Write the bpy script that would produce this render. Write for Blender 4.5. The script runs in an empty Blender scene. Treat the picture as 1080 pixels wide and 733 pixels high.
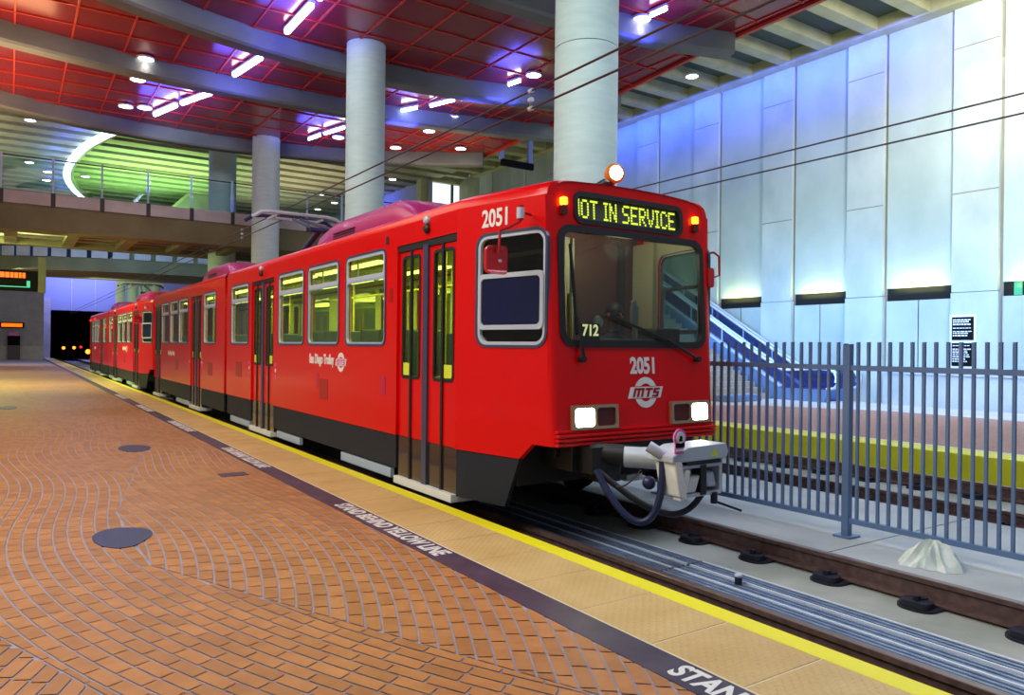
import bpy, math, random
from mathutils import Vector, Matrix
from mathutils.geometry import tessellate_polygon
random.seed(7)
PI = math.pi
S = bpy.context.scene
COL = S.collection

# ------------------------------------------------------------------ materials
MATS = {}
def _new(name):
    m = bpy.data.materials.new(name); m.use_nodes = True
    nt = m.node_tree; b = nt.nodes['Principled BSDF']
    MATS[name] = m
    return m, nt, b
def setin(b, **k):
    for n, v in k.items():
        n = n.replace('_', ' ')
        if n in b.inputs: b.inputs[n].default_value = v
def c4(c): return (c[0], c[1], c[2], 1)
def plain(name, col, rough=.5, metal=0., coat=0., spec=.5):
    m, nt, b = _new(name)
    setin(b, Base_Color=c4(col), Roughness=rough, Metallic=metal, Coat_Weight=coat, Specular_IOR_Level=spec)
    return m
def noisy(name, c1, c2, scale=4., rough=.7, bump=.0, metal=0., stretch=(1, 1, 1), detail=6., island=0., lo=.3, hi=.7, spec=.5):
    m, nt, b = _new(name); N, L = nt.nodes, nt.links
    tc = N.new('ShaderNodeTexCoord'); mp = N.new('ShaderNodeMapping'); mp.inputs['Scale'].default_value = stretch
    nz = N.new('ShaderNodeTexNoise'); nz.inputs['Scale'].default_value = scale; nz.inputs['Detail'].default_value = detail
    rp = N.new('ShaderNodeValToRGB'); e = rp.color_ramp.elements
    e[0].position = lo; e[1].position = hi; e[0].color = c4(c1); e[1].color = c4(c2)
    L.new(tc.outputs['Object'], mp.inputs['Vector']); L.new(mp.outputs['Vector'], nz.inputs['Vector'])
    L.new(nz.outputs['Fac'], rp.inputs['Fac'])
    out = rp.outputs['Color']
    if island:
        g = N.new('ShaderNodeNewGeometry'); mr = N.new('ShaderNodeMapRange')
        mr.inputs['To Min'].default_value = 1 - island; mr.inputs['To Max'].default_value = 1 + island
        L.new(g.outputs['Random Per Island'], mr.inputs['Value'])
        mx = N.new('ShaderNodeVectorMath'); mx.operation = 'SCALE'
        L.new(out, mx.inputs[0]); L.new(mr.outputs['Result'], mx.inputs['Scale']); out = mx.outputs['Vector']
    L.new(out, b.inputs['Base Color'])
    setin(b, Roughness=rough, Metallic=metal, Specular_IOR_Level=spec)
    if bump:
        bp = N.new('ShaderNodeBump'); bp.inputs['Strength'].default_value = bump; bp.inputs['Distance'].default_value = .02
        L.new(nz.outputs['Fac'], bp.inputs['Height']); L.new(bp.outputs['Normal'], b.inputs['Normal'])
    return m
def emit(name, col, strength, base=(0, 0, 0)):
    m, nt, b = _new(name)
    setin(b, Base_Color=c4(base), Emission_Color=c4(col), Emission_Strength=strength, Roughness=.4)
    return m
def glass(name, tint, refl=.08, rough=.02, gcol=(1, 1, 1)):
    m, nt, b = _new(name); N, L = nt.nodes, nt.links
    N.remove(b); o = N['Material Output']
    t = N.new('ShaderNodeBsdfTransparent'); t.inputs['Color'].default_value = c4(tint)
    g = N.new('ShaderNodeBsdfGlossy'); g.inputs['Roughness'].default_value = rough; g.inputs['Color'].default_value = c4(gcol)
    lw = N.new('ShaderNodeLayerWeight'); lw.inputs['Blend'].default_value = .5
    f = N.new('ShaderNodeMath'); f.operation = 'POWER'; f.inputs[1].default_value = 5; L.new(lw.outputs['Facing'], f.inputs[0])
    mr = N.new('ShaderNodeMapRange'); mr.inputs['To Min'].default_value = refl; mr.inputs['To Max'].default_value = 1
    mx = N.new('ShaderNodeMixShader')
    L.new(f.outputs[0], mr.inputs['Value']); L.new(mr.outputs['Result'], mx.inputs['Fac'])
    L.new(t.outputs['BSDF'], mx.inputs[1]); L.new(g.outputs['BSDF'], mx.inputs[2]); L.new(mx.outputs['Shader'], o.inputs['Surface'])
    return m

plain('red_paint', (.74, .0, .001), .28, coat=.12, spec=.35)
plain('red_dark', (.42, .006, .008), .35)
plain('pod_blue_lit', (.46, .02, .16), .35, coat=.1)  # magenta sheen of blue light on the pods, put into their colour
plain('white_paint', (.85, .85, .83), .4)
plain('black_rubber', (.012, .013, .016), .5)
plain('black_matte', (.008, .008, .009), .8)
plain('skirt_grey', (.020, .024, .036), .6, spec=.25)
plain('kick_brown', (.035, .025, .022), .15, coat=.5)
plain('post_blue', (.05, .06, .12), .35)
plain('alloy', (.55, .62, .72), .4, metal=.15)
plain('alloy_blue', (.40, .52, .74), .35, metal=.1)
plain('steel_blue', (.13, .22, .42), .4, metal=.1)
plain('coupler_paint', (.55, .62, .72), .4, metal=.2)
plain('lamp_bezel', (.55, .42, .25), .3, metal=.6)
plain('sticker_yellow', (.75, .85, .05), .5)
plain('magenta', (.75, .15, .5), .4)
plain('panel_pink', (.52, .012, .07), .35)
plain('sash_blue', (.006, .008, .055), .15)
plain('cab_brown', (.10, .055, .045), .5)
plain('cab_cream', (.45, .52, .38), .5)
plain('interior_cream', (.46, .50, .20), .5)
plain('interior_floor', (.12, .12, .11), .6)
plain('seat_blue', (.05, .08, .22), .6)
plain('seat_orange', (.45, .22, .05), .6)
plain('pole_yellow', (.85, .75, .04), .35)
plain('dash_grey', (.06, .065, .07), .5)
plain('skin', (.30, .17, .11), .55)
plain('jacket', (.03, .04, .08), .7)
plain('hair', (.012, .01, .008), .6)
plain('rail_head', (.23, .17, .15), .35, metal=.6)
noisy('rail_rust', (.07, .04, .038), (.15, .088, .085), 14, .6)
noisy('concrete_bed', (.26, .28, .23), (.50, .51, .47), 1.3, .8, .1)
noisy('concrete_slab', (.42, .45, .46), (.58, .61, .62), 1.2, .7, .08)
noisy('concrete_column', (.48, .60, .59), (.56, .68, .66), 2.0, .6, .03, stretch=(1, 1, 6))
noisy('concrete_wall', (.36, .44, .40), (.52, .60, .55), .55, .75, .05, stretch=(1, 1, .8))
noisy('concrete_pilaster', (.38, .45, .41), (.58, .64, .60), .7, .75, .06, stretch=(1, 1, .7))
noisy('concrete_dark', (.20, .19, .15), (.30, .28, .22), 1.2, .75, .05)
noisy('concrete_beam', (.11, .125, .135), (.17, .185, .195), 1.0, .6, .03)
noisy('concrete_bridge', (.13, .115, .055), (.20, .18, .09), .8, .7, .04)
noisy('board', (.30, .30, .17), (.42, .41, .25), 1.5, .7, .04)
plain('recess', (.05, .065, .06), .8)
noisy('brick', (.41, .17, .056), (.50, .225, .076), 9, .45, .12, island=.13)
noisy('grout', (.31, .31, .42), (.40, .40, .52), 6, .8)
noisy('strip_dark', (.035, .03, .06), (.075, .065, .105), 5, .45)
noisy('track_dark', (.018, .015, .013), (.045, .036, .03), 3, .9)
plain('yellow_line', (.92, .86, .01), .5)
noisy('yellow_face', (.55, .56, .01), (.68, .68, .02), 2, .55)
noisy('far_brick', (.36, .17, .13), (.46, .24, .18), 8, .6)
noisy('far_floor', (.50, .47, .42), (.62, .59, .54), 2, .6)
plain('plate_blue', (.045, .055, .13), .4, coat=.1)
plain('panel_red', (.25, .012, .024), .2, metal=.25, spec=.7)
plain('rib_red', (.50, .03, .01), .4)
plain('fastener', (.02, .022, .04), .5, metal=.3)
noisy('grate_blue', (.16, .22, .36), (.26, .34, .50), 10, .4, metal=.4)
plain('grate_edge', (.74, .82, .92), .35, metal=.1)
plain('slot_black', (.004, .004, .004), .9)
plain('mullion', (.035, .035, .03), .6)
noisy('curb_panel', (.40, .36, .36), (.50, .46, .46), 2, .6)
noisy('cloth_white', (.62, .72, .66), (.78, .84, .80), 14, .8, .3)
plain('wire', (.09, .08, .075), .45, metal=.5)
plain('back_wall_blue', (.30, .32, .45), .7)
plain('navy', (.03, .035, .09), .7)
noisy('stair', (.30, .27, .20), (.42, .38, .30), 3, .7)
plain('sign_black', (.006, .006, .007), .8, spec=.1)
plain('sign_white', (.8, .82, .85), .5)
plain('machine', (.10, .07, .08), .5)
plain('mirror_red', (.60, .01, .02), .25, coat=.5)
plain('amber_dark', (.10, .015, .015), .3)
plain('hanger_blue_lit', (.20, .25, .55), .4)  # blue light falling on the sign hangers, painted in as their colour
emit('e_white', (1, .97, .86), 14)
emit('e_head', (1, .95, .75), 22)
emit('e_beacon', (1, .90, .66), 20)
emit('e_amber', (1, .28, .01), 7)
emit('e_led', (.62, .80, .05), 1.5)
emit('e_strip', (.62, .72, 1), 22)
emit('e_ring', (.50, .72, 1), 5)
emit('e_interior', (.95, 1, .45), 4)
emit('e_orange', (1, .11, .0), 2.2)
emit('e_red', (1, .02, .01), 1.6)
emit('e_tail', (1, .16, .01), 6)
emit('e_number', (1, .80, .45), 1.6)
emit('e_window', (.80, 1, 1), 1.3)
emit('e_green', (.05, .7, .35), 1.0)
glass('glass_shield', (.62, .70, .64), .05)
glass('glass_side', (.80, .86, .50), .03)
glass('glass_cab', (.05, .045, .05), .04)
glass('glass_sash', (.03, .04, .16), .04)
glass('glass_rail', (.86, .94, .95), .02)
glass('glass_esc', (.50, .58, .85), .08)
def tactile():
    m, nt, b = _new('tactile'); N, L = nt.nodes, nt.links
    tc = N.new('ShaderNodeTexCoord'); sp = N.new('ShaderNodeSeparateXYZ'); L.new(tc.outputs['Object'], sp.inputs[0])
    def wv(o):
        a = N.new('ShaderNodeMath'); a.operation = 'MULTIPLY'; a.inputs[1].default_value = 2 * PI / .06; L.new(o, a.inputs[0])
        s = N.new('ShaderNodeMath'); s.operation = 'SINE'; L.new(a.outputs[0], s.inputs[0]); return s.outputs[0]
    p = N.new('ShaderNodeMath'); p.operation = 'MULTIPLY'; L.new(wv(sp.outputs[0]), p.inputs[0]); L.new(wv(sp.outputs[1]), p.inputs[1])
    mx = N.new('ShaderNodeMath'); mx.operation = 'MAXIMUM'; mx.inputs[1].default_value = 0; L.new(p.outputs[0], mx.inputs[0])
    bp = N.new('ShaderNodeBump'); bp.inputs['Strength'].default_value = .8; bp.inputs['Distance'].default_value = .006
    L.new(mx.outputs[0], bp.inputs['Height']); L.new(bp.outputs['Normal'], b.inputs['Normal'])
    nz = N.new('ShaderNodeTexNoise'); nz.inputs['Scale'].default_value = 2.2; nz.inputs['Detail'].default_value = 5; L.new(tc.outputs['Object'], nz.inputs['Vector'])
    rp = N.new('ShaderNodeValToRGB'); e = rp.color_ramp.elements; e[0].position = .3; e[1].position = .7
    e[0].color = (.60, .40, .14, 1); e[1].color = (.72, .52, .22, 1); L.new(nz.outputs['Fac'], rp.inputs['Fac']); L.new(rp.outputs['Color'], b.inputs['Base Color'])
    setin(b, Roughness=.5)
tactile()
plain('tile_joint', (.86, .76, .56), .7)

# ------------------------------------------------------------------ mesh builder
def rr(u0, u1, v0, v1, r, n=5):
    pts = []
    for cx, cy, a0 in ((u1 - r, v0 + r, -PI / 2), (u1 - r, v1 - r, 0), (u0 + r, v1 - r, PI / 2), (u0 + r, v0 + r, PI)):
        for i in range(n + 1):
            a = a0 + PI / 2 * i / n; pts.append((cx + r * math.cos(a), cy + r * math.sin(a)))
    return pts
def circ(cu, cv, r, n=24, rv=None):
    rv = rv or r
    return [(cu + r * math.cos(2 * PI * i / n), cv + rv * math.sin(2 * PI * i / n)) for i in range(n)]
class MB:
    def __init__(s): s.v = []; s.f = []; s.m = []; s.cm = 0
    def mat(s, i): s.cm = i; return s
    def add(s, vs, fs):
        o = len(s.v); s.v += [tuple(v) for v in vs]
        for f in fs: s.f.append(tuple(i + o for i in f)); s.m.append(s.cm)
        return s
    def box(s, x0, x1, y0, y1, z0, z1):
        return s.add([(x0, y0, z0), (x1, y0, z0), (x1, y1, z0), (x0, y1, z0), (x0, y0, z1), (x1, y0, z1), (x1, y1, z1), (x0, y1, z1)],
                     [(0, 3, 2, 1), (4, 5, 6, 7), (0, 1, 5, 4), (1, 2, 6, 5), (2, 3, 7, 6), (3, 0, 4, 7)])
    def obox(s, c, a, b, d):
        c, a, b, d = map(Vector, (c, a, b, d))
        return s.add([c - a - b - d, c + a - b - d, c + a + b - d, c - a + b - d, c - a - b + d, c + a - b + d, c + a + b + d, c - a + b + d],
                     [(0, 3, 2, 1), (4, 5, 6, 7), (0, 1, 5, 4), (1, 2, 6, 5), (2, 3, 7, 6), (3, 0, 4, 7)])
    def bar(s, p, q, w, h, up=(0, 0, 1)):
        p, q = Vector(p), Vector(q); d = (q - p) / 2; t = d.normalized(); u = Vector(up)
        sd = t.cross(u)
        if sd.length < 1e-4: sd = t.cross(Vector((1, 0, 0)))
        sd.normalize(); u = sd.cross(t).normalized()
        return s.obox((p + q) / 2, d, sd * w / 2, u * h / 2)
    def tube(s, pts, r, n=8, cap=True):
        pts = [Vector(p) for p in pts]; rs = r if isinstance(r, (list, tuple)) else [r] * len(pts)
        rings = []; prev = None
        for i, p in enumerate(pts):
            t = (pts[min(i + 1, len(pts) - 1)] - pts[max(i - 1, 0)]).normalized()
            if prev is None:
                a = t.cross(Vector((0, 0, 1)))
                if a.length < 1e-3: a = t.cross(Vector((1, 0, 0)))
            else: a = prev - t * prev.dot(t)
            a.normalize(); b = t.cross(a); prev = a
            rings.append([p + (a * math.cos(2 * PI * k / n) + b * math.sin(2 * PI * k / n)) * rs[i] for k in range(n)])
        vs = [v for q in rings for v in q]
        fs = [(i * n + k, i * n + (k + 1) % n, (i + 1) * n + (k + 1) % n, (i + 1) * n + k) for i in range(len(pts) - 1) for k in range(n)]
        if cap: fs += [tuple(range(n))[::-1], tuple((len(pts) - 1) * n + k for k in range(n))]
        return s.add(vs, fs)
    def cyl(s, p, q, r, n=24, r2=None): return s.tube([p, q], [r, r if r2 is None else r2], n)
    def lathe(s, prof, o, ax, n=24):
        o, ax = Vector(o), Vector(ax).normalized(); a = ax.cross(Vector((0, 0, 1)))
        if a.length < 1e-3: a = Vector((1, 0, 0))
        a.normalize(); b = ax.cross(a)
        vs = [o + ax * h + (a * math.cos(2 * PI * k / n) + b * math.sin(2 * PI * k / n)) * r for r, h in prof for k in range(n)]
        fs = [(i * n + k, i * n + (k + 1) % n, (i + 1) * n + (k + 1) % n, (i + 1) * n + k) for i in range(len(prof) - 1) for k in range(n)]
        fs += [tuple(range(n))[::-1], tuple((len(prof) - 1) * n + k for k in range(n))]
        return s.add(vs, fs)
    def plate(s, outer, holes, fm, th):
        """flat plate from a 2-D outline with holes; fm(u, v, w) maps into space, w = 0 front, th back"""
        loops = [outer] + list(holes); flat = [p for l in loops for p in l]
        tris = tessellate_polygon([[Vector((p[0], p[1], 0)) for p in l] for l in loops])
        n = len(flat)
        vs = [fm(p[0], p[1], 0) for p in flat] + [fm(p[0], p[1], th) for p in flat]
        fs = [tuple(t) for t in tris] + [tuple(i + n for i in reversed(t)) for t in tris]
        o = 0
        for l in loops:
            k = len(l)
            for i in range(k):
                j = (i + 1) % k; fs.append((o + i, o + j, o + j + n, o + i + n))
            o += k
        return s.add(vs, fs)
    def loft(s, A, B):
        n = len(A); return s.add(list(A) + list(B), [(i, i + 1, n + i + 1, n + i) for i in range(n - 1)])
    def grid(s, rows):
        n = len(rows[0]); vs = [p for r in rows for p in r]
        return s.add(vs, [(i * n + k, i * n + k + 1, (i + 1) * n + k + 1, (i + 1) * n + k) for i in range(len(rows) - 1) for k in range(n - 1)])
    def sphere(s, c, r, nu=16, nv=10):
        rx, ry, rz = r if isinstance(r, (tuple, list)) else (r, r, r)
        vs = []; fs = []
        for j in range(nv + 1):
            t = PI * j / nv
            for i in range(nu):
                a = 2 * PI * i / nu; vs.append((c[0] + rx * math.sin(t) * math.cos(a), c[1] + ry * math.sin(t) * math.sin(a), c[2] + rz * math.cos(t)))
        for j in range(nv):
            for i in range(nu): fs.append((j * nu + i, j * nu + (i + 1) % nu, (j + 1) * nu + (i + 1) % nu, (j + 1) * nu + i))
        return s.add(vs, fs)
    def build(s, name, mat, parent=None, smooth=0, bevel=0, clean=True, seg=2):
        me = bpy.data.meshes.new(name); me.from_pydata(s.v, [], s.f)
        for m in ([mat] if isinstance(mat, str) else mat): me.materials.append(MATS[m])
        if any(s.m): me.polygons.foreach_set('material_index', s.m)
        if clean:
            import bmesh
            bm = bmesh.new(); bm.from_mesh(me); bmesh.ops.recalc_face_normals(bm, faces=bm.faces); bm.to_mesh(me); bm.free()
        if smooth:
            me.shade_smooth(); me.set_sharp_from_angle(angle=math.radians(smooth))
        me.update()
        o = bpy.data.objects.new(name, me); COL.objects.link(o)
        if bevel:
            b = o.modifiers.new('bevel', 'BEVEL'); b.width = bevel; b.segments = seg; b.limit_method = 'ANGLE'; b.angle_limit = math.radians(40)
        if parent: attach(o, parent)
        return o
def world_loc(o):
    v = Vector((0, 0, 0))
    while o is not None:
        v = v + o.matrix_parent_inverse.translation + o.location if o.parent else v + o.location
        o = o.parent
    return v
def attach(o, parent):
    o.parent = parent; o.matrix_parent_inverse = Matrix.Translation(-world_loc(parent))
def tag(o, label=None, cat=None, group=None, kind=None):
    if label: o['label'] = label
    if cat: o['category'] = cat
    if group: o['group'] = group
    if kind: o['kind'] = kind
    return o
def thing(name, loc, label, cat, group=None):
    o = bpy.data.objects.new(name, None); o.empty_display_size = .2; COL.objects.link(o); o.location = loc
    return tag(o, label, cat, group)
def struct(o): o['kind'] = 'structure'; return o
def copy_tree(o, parent=None, skip=()):
    c = o.copy(); COL.objects.link(c)
    if parent: c.parent = parent; c.matrix_parent_inverse = o.matrix_parent_inverse.copy()
    for ch in list(o.children):
        if ch.name.split('.')[0] in skip: continue
        copy_tree(ch, c, skip)
    return c
def text_mb(mb, txt, size, fm, extr=.003, shear=0., bold=0., align='CENTER', sx=1.):
    cu = bpy.data.curves.new('t', 'FONT'); cu.body = txt; cu.size = size; cu.shear = shear; cu.offset = bold
    cu.align_x = align; cu.align_y = 'CENTER'; cu.extrude = extr; cu.resolution_u = 4
    o = bpy.data.objects.new('t', cu); COL.objects.link(o)
    bpy.context.view_layer.update()
    me = bpy.data.meshes.new_from_object(o.evaluated_get(bpy.context.evaluated_depsgraph_get()))
    mb.add([fm(v.co.x * sx, v.co.y, v.co.z) for v in me.vertices], [tuple(p.vertices) for p in me.polygons])
    bpy.data.objects.remove(o); bpy.data.curves.remove(cu); bpy.data.meshes.remove(me)
    return mb
def area(name, loc, target, sx, sy, power, col):
    l = bpy.data.lights.new(name, 'AREA'); l.shape = 'RECTANGLE'; l.size = sx; l.size_y = sy; l.energy = power; l.color = col
    o = bpy.data.objects.new(name, l); COL.objects.link(o); o.location = loc
    d = Vector(target) - Vector(loc); o.rotation_euler = d.to_track_quat('-Z', 'Y').to_euler(); return o
def spot(name, loc, target, power, col, ang=90, blend=.6, r=.15):
    l = bpy.data.lights.new(name, 'SPOT'); l.energy = power; l.color = col; l.spot_size = math.radians(ang); l.spot_blend = blend; l.shadow_soft_size = r
    o = bpy.data.objects.new(name, l); COL.objects.link(o); o.location = loc
    d = Vector(target) - Vector(loc); o.rotation_euler = d.to_track_quat('-Z', 'Y').to_euler(); return o
def point(name, loc, power, col, r=.2):
    l = bpy.data.lights.new(name, 'POINT'); l.energy = power; l.color = col; l.shadow_soft_size = r
    o = bpy.data.objects.new(name, l); COL.objects.link(o); o.location = loc; return o

# ------------------------------------------------------------------ camera
H = 1.76
cd = bpy.data.cameras.new('camera'); cam = bpy.data.objects.new('camera', cd); COL.objects.link(cam)
cd.sensor_fit = 'HORIZONTAL'; cd.sensor_width = 36.; cd.lens = 789. / 1080 * 36; cd.clip_start = .05; cd.clip_end = 400
YAW, ROLL = math.radians(33.9), math.radians(.65)
fw = Vector((math.sin(YAW), math.cos(YAW), 0)); rt = Vector((math.cos(YAW), -math.sin(YAW), 0)); up = Vector((0, 0, 1))
# the photograph is rotated a little clockwise, so the camera is rolled counter-clockwise
r2 = rt * math.cos(ROLL) + up * math.sin(ROLL); u2 = up * math.cos(ROLL) - rt * math.sin(ROLL)
M = Matrix((r2, u2, -fw)).transposed().to_4x4(); M.translation = (0, 0, H); cam.matrix_world = M
S.camera = cam

# ------------------------------------------------------------------ platform, tracks
ZP = .17
PX, PY0, PY1 = 3.65, -6., 88.
def seam(y):
    if y < 5.9: return .85 + (5.9 - y) * .43
    if y < 7.9: return .85
    if y < 11.6: return .85 + (y - 7.9) * .19
    if y < 13.6: return 1.55
    return max(.1, 1.55 - (y - 13.6) * .19)
def gfun(y):
    if y < 6.9: return (y - 6.9) ** 2 / 15.
    return .11 * (1 - math.cos(2 * PI * (y - 6.9) / 5.7))
def clip(poly, p, n):
    out = []
    for i in range(len(poly)):
        a, b = poly[i], poly[(i + 1) % len(poly)]
        da = (a[0] - p[0]) * n[0] + (a[1] - p[1]) * n[1]; db = (b[0] - p[0]) * n[0] + (b[1] - p[1]) * n[1]
        if da >= 0: out.append(a)
        if (da >= 0) != (db >= 0):
            t = da / (da - db); out.append((a[0] + (b[0] - a[0]) * t, a[1] + (b[1] - a[1]) * t))
    return out
def bricks():
    vs, fs = [], []
    XI = 2.645; x0 = -4.
    fams = {'L': lambda a, y: a + gfun(y), 'R': lambda a, y: a - gfun(y), 'C': lambda a, y: a + .45 * (y - 4.4)}
    cl = lambda y: -.03 + (4.88 - y) * .379
    for fam, fx in fams.items():
        ya, yb = (-2., 8.) if fam == 'C' else (-2., 60.)
        for k in range(-70, 120):
            a = k * .103
            y = ya + (.105 if k % 2 else 0) + .03 * ((k * 7) % 3)
            while y < yb:
                y1 = y + .2; ym = y + .1; xm = fx(a + .047, ym)
                big = y > 34
                if big: y1 = y + .2
                if x0 < xm < XI + .12 and (xm > -1.2 or y < 14):
                    sl = (fx(a, ym + .05) - fx(a, ym - .05)) / .1; dy = -sl * .088
                    q = [(fx(a, y), y), (fx(a + .09, y + dy), y + dy), (fx(a + .09, y1 + dy), y1 + dy), (fx(a, y1), y1)]
                    s0, s1 = seam(ym - .01), seam(ym + .01); t = (s1 - s0) / .02
                    nrm = (1, -t) if fam == 'R' else (-1, t)
                    if fam in 'LRC':
                        off = .006 if fam == 'R' else -.006
                        q = clip(q, (seam(ym) + off, ym), nrm)
                    if ym < 6.6 and q:
                        n2 = (1, .379) if fam != 'C' else (-1, -.379)
                        off = .006 if fam != 'C' else -.006
                        q = clip(q, (cl(ym) + off, ym), n2)
                    elif fam == 'C': q = []
                    if q: q = clip(q, (XI, 0), (-1, 0))
                    if len(q) > 2:
                        ar = abs(sum(q[i][0] * q[(i + 1) % len(q)][1] - q[(i + 1) % len(q)][0] * q[i][1] for i in range(len(q)))) / 2
                        if ar > .0008:
                            o = len(vs); vs += [(p[0], p[1], ZP) for p in q]; fs.append(tuple(range(o, o + len(q))))
                y += .21
    return vs, fs
m = MB(); m.box(-9, 2.65, PY0, PY1, -.3, ZP - .006)
v, f = bricks(); m.mat(1).add(v, f)
struct(m.build('floor_near_platform', ['grout', 'brick'], clean=False))
m = MB(); m.box(2.65, 2.885, PY0, PY1, -.3, ZP + .001); struct(m.build('trim_1', 'strip_dark'))
m = MB(); m.box(2.875, 2.885, PY0, PY1, ZP - .01, ZP + .004); struct(m.build('trim_2', 'tile_joint'))
m = MB()
y = PY0 + .34
while y < 70:
    m.box(2.89, 3.495, y, min(y + .598, 70.), ZP - .02, ZP + .002); y += .613
m.mat(1).box(2.885, 3.5, PY0, PY1, -.3, ZP - .002)
struct(m.build('floor_tactile_edge', ['tactile', 'tile_joint']))
m = MB(); m.box(3.5, PX, PY0, PY1, .05, ZP + .002); m.mat(1).box(3.5, PX - .03, PY0, PY1, -.3, .05); struct(m.build('trim_3', ['yellow_line', 'track_dark']))
# warning lettering: each line its own decal
for yy, xx in ((6.1, 2.765), (10.9, 2.765), (15.6, 2.765), (20.3, 2.765), (25., 2.765), (1.56, 2.765)):
    mb = MB()
    text_mb(mb, 'STAND BEHIND YELLOW LINE', .205, lambda u, v, w: (xx + v, yy - u, ZP + .002 + w), .0008, bold=.007, sx=.765)
    near = {6.1: 'white warning lettering on the dark strip, whole and nearest in view, beside the open paving',
            10.9: 'second white warning lettering on the dark strip, opposite the second tram door',
            15.6: 'third white warning lettering along the dark strip away from the viewer',
            20.3: 'fourth white warning lettering along the dark strip away from the viewer',
            25.: 'fifth and farthest white warning lettering along the dark strip',
            1.56: 'white warning lettering cut off by the bottom edge of the picture'}[yy]
    tag(mb.build('warning_lettering', 'white_paint'), near, 'lettering', 'warning lettering on the platform edge')

# floor plates in the brick
def blob(name, cx, cy, rx, ry, lobe, label):
    pts = []
    for i in range(40):
        a = 2 * PI * i / 40
        k = 1 + lobe * max(0, math.cos(a - .2)) ** 6 + .02 * math.sin(3 * a)
        pts.append((cx + rx * k * math.cos(a), cy + ry * k * math.sin(a)))
    mb = MB(); mb.plate(pts, [], lambda u, v, w: (u, v, ZP + .006 - w), .012)
    return tag(mb.build(name, 'plate_blue'), label, 'floor plate', 'dark plates set in the brick')
blob('floor_plate', .76, 6.85, .19, .36, .35, 'dark blue blob shaped floor plate set in the brick, nearest the viewer')
blob('floor_plate', 1.58, 12.55, .21, .42, .1, 'dark blue round floor plate set in the brick, second from the viewer')
blob('floor_plate', -.02, 21.7, .2, .5, .0, 'small dark floor plate at the left picture edge')
m = MB(); m.box(2.12, 2.44, 9.35, 9.6, ZP - .01, ZP + .005); tag(m.build('access_cover', 'strip_dark'), 'faint square access cover in the brick near the dark strip', 'cover')

# track bed and median
m = MB(); m.box(PX - .1, 6.1, PY0, 120, -.5, -.2); struct(m.build('floor_trackbed', 'concrete_bed'))
m = MB(); m.box(3.62, 4.18, PY0, 120, -.21, -.17); struct(m.build('floor_track_edge', 'track_dark'))
m = MB()
y = PY0
while y < 100:
    m.box(6.05, 8.7, y, y + 2.485, -.5, -.05); y += 2.5
struct(m.build('floor_median', 'concrete_slab'))
m = MB(); m.box(8.7, 11.9, PY0, 120, -.5, -.2); struct(m.build('floor_far_trackbed', 'concrete_bed'))
m = MB(); m.box(11.9, 21.8, PY0, 60, -.5, .23); struct(m.build('floor_far_platform', 'far_floor'))
m = MB(); m.plate([(12.6, PY0), (18.8, PY0), (18.8, 10.6), (17.2, 13.4), (15.6, 14.2), (15.6, 50), (12.6, 50)], [], lambda u, v, w: (u, v, .236 - w), .01)
struct(m.build('floor_far_brick', 'far_brick'))
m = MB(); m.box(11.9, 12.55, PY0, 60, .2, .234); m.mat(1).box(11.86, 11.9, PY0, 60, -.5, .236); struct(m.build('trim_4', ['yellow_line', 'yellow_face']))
m = MB(); m.box(12.56, 12.64, PY0, 60, .2, .237); struct(m.build('trim_5', 'sign_white'))

def rail(x, label, y1=110):
    pr = [(-.07, -.18), (.07, -.18), (.07, -.165), (.012, -.145), (.012, -.05), (.036, -.038), (.036, -.004), (.03, 0), (-.03, 0), (-.036, -.004), (-.036, -.038), (-.012, -.05), (-.012, -.145), (-.07, -.165)]
    mb = MB(); n = len(pr)
    mb.add([(x + a, PY0, b) for a, b in pr] + [(x + a, y1, b) for a, b in pr], [])
    for i in range(n):
        mb.mat(1 if i in (6, 7, 8) else 0); mb.f.append((i, (i + 1) % n, (i + 1) % n + n, i + n)); mb.m.append(mb.cm)
    mb.f.append(tuple(range(n))); mb.m.append(0)
    tag(mb.build('rail', ['rail_rust', 'rail_head'], clean=True), label, 'rail', 'running rails')
rail(4.28, 'rusty running rail next to the yellow platform edge, under the tram')
rail(5.95, 'rusty running rail between the grating and the fence, under the tram')
rail(9.27, 'nearer rusty rail of the track behind the fence')
rail(10.96, 'farther rusty rail, at the foot of the yellow platform face')
def fastener(x, y):
    t = MB()
    t.plate([(x + a, y + b) for a, b in rr(-.27, .27, -.15, .15, .12, 5)], [], lambda u, v, w: (u, v, -.181 - w), .02)
    for sg in (-1, 1):
        t.plate([(x + sg * .17 + a, y + b) for a, b in rr(-.075, .075, -.11, .11, .05, 4)], [], lambda u, v, w: (u, v, -.135 - w), .05)
        t.cyl((x + sg * .17, y, -.14), (x + sg * .17, y, -.10), .03, 8); t.box(x + sg * .11 - .03, x + sg * .11 + .03, y - .04, y + .04, -.16, -.125)
    return t
for x, y0, n, lab in ((5.95, 2.25, 8, 'dark oval rail fastener under the rail beside the fence slab'),
                      (9.27, 2.3, 14, 'dark rail fastener under the nearer rail behind the fence'),
                      (10.96, 2.6, 14, 'dark rail fastener under the farther rail behind the fence')):
    src = None
    for k in range(n):
        if src is None:
            src = tag(fastener(x, y0).build('rail_fastener', 'fastener', smooth=40), lab, 'rail fastener', lab.replace('dark oval ', '').replace('dark ', '') + 's')
        else:
            c = src.copy(); COL.objects.link(c); c.location = (0, .76 * k, 0)
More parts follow.
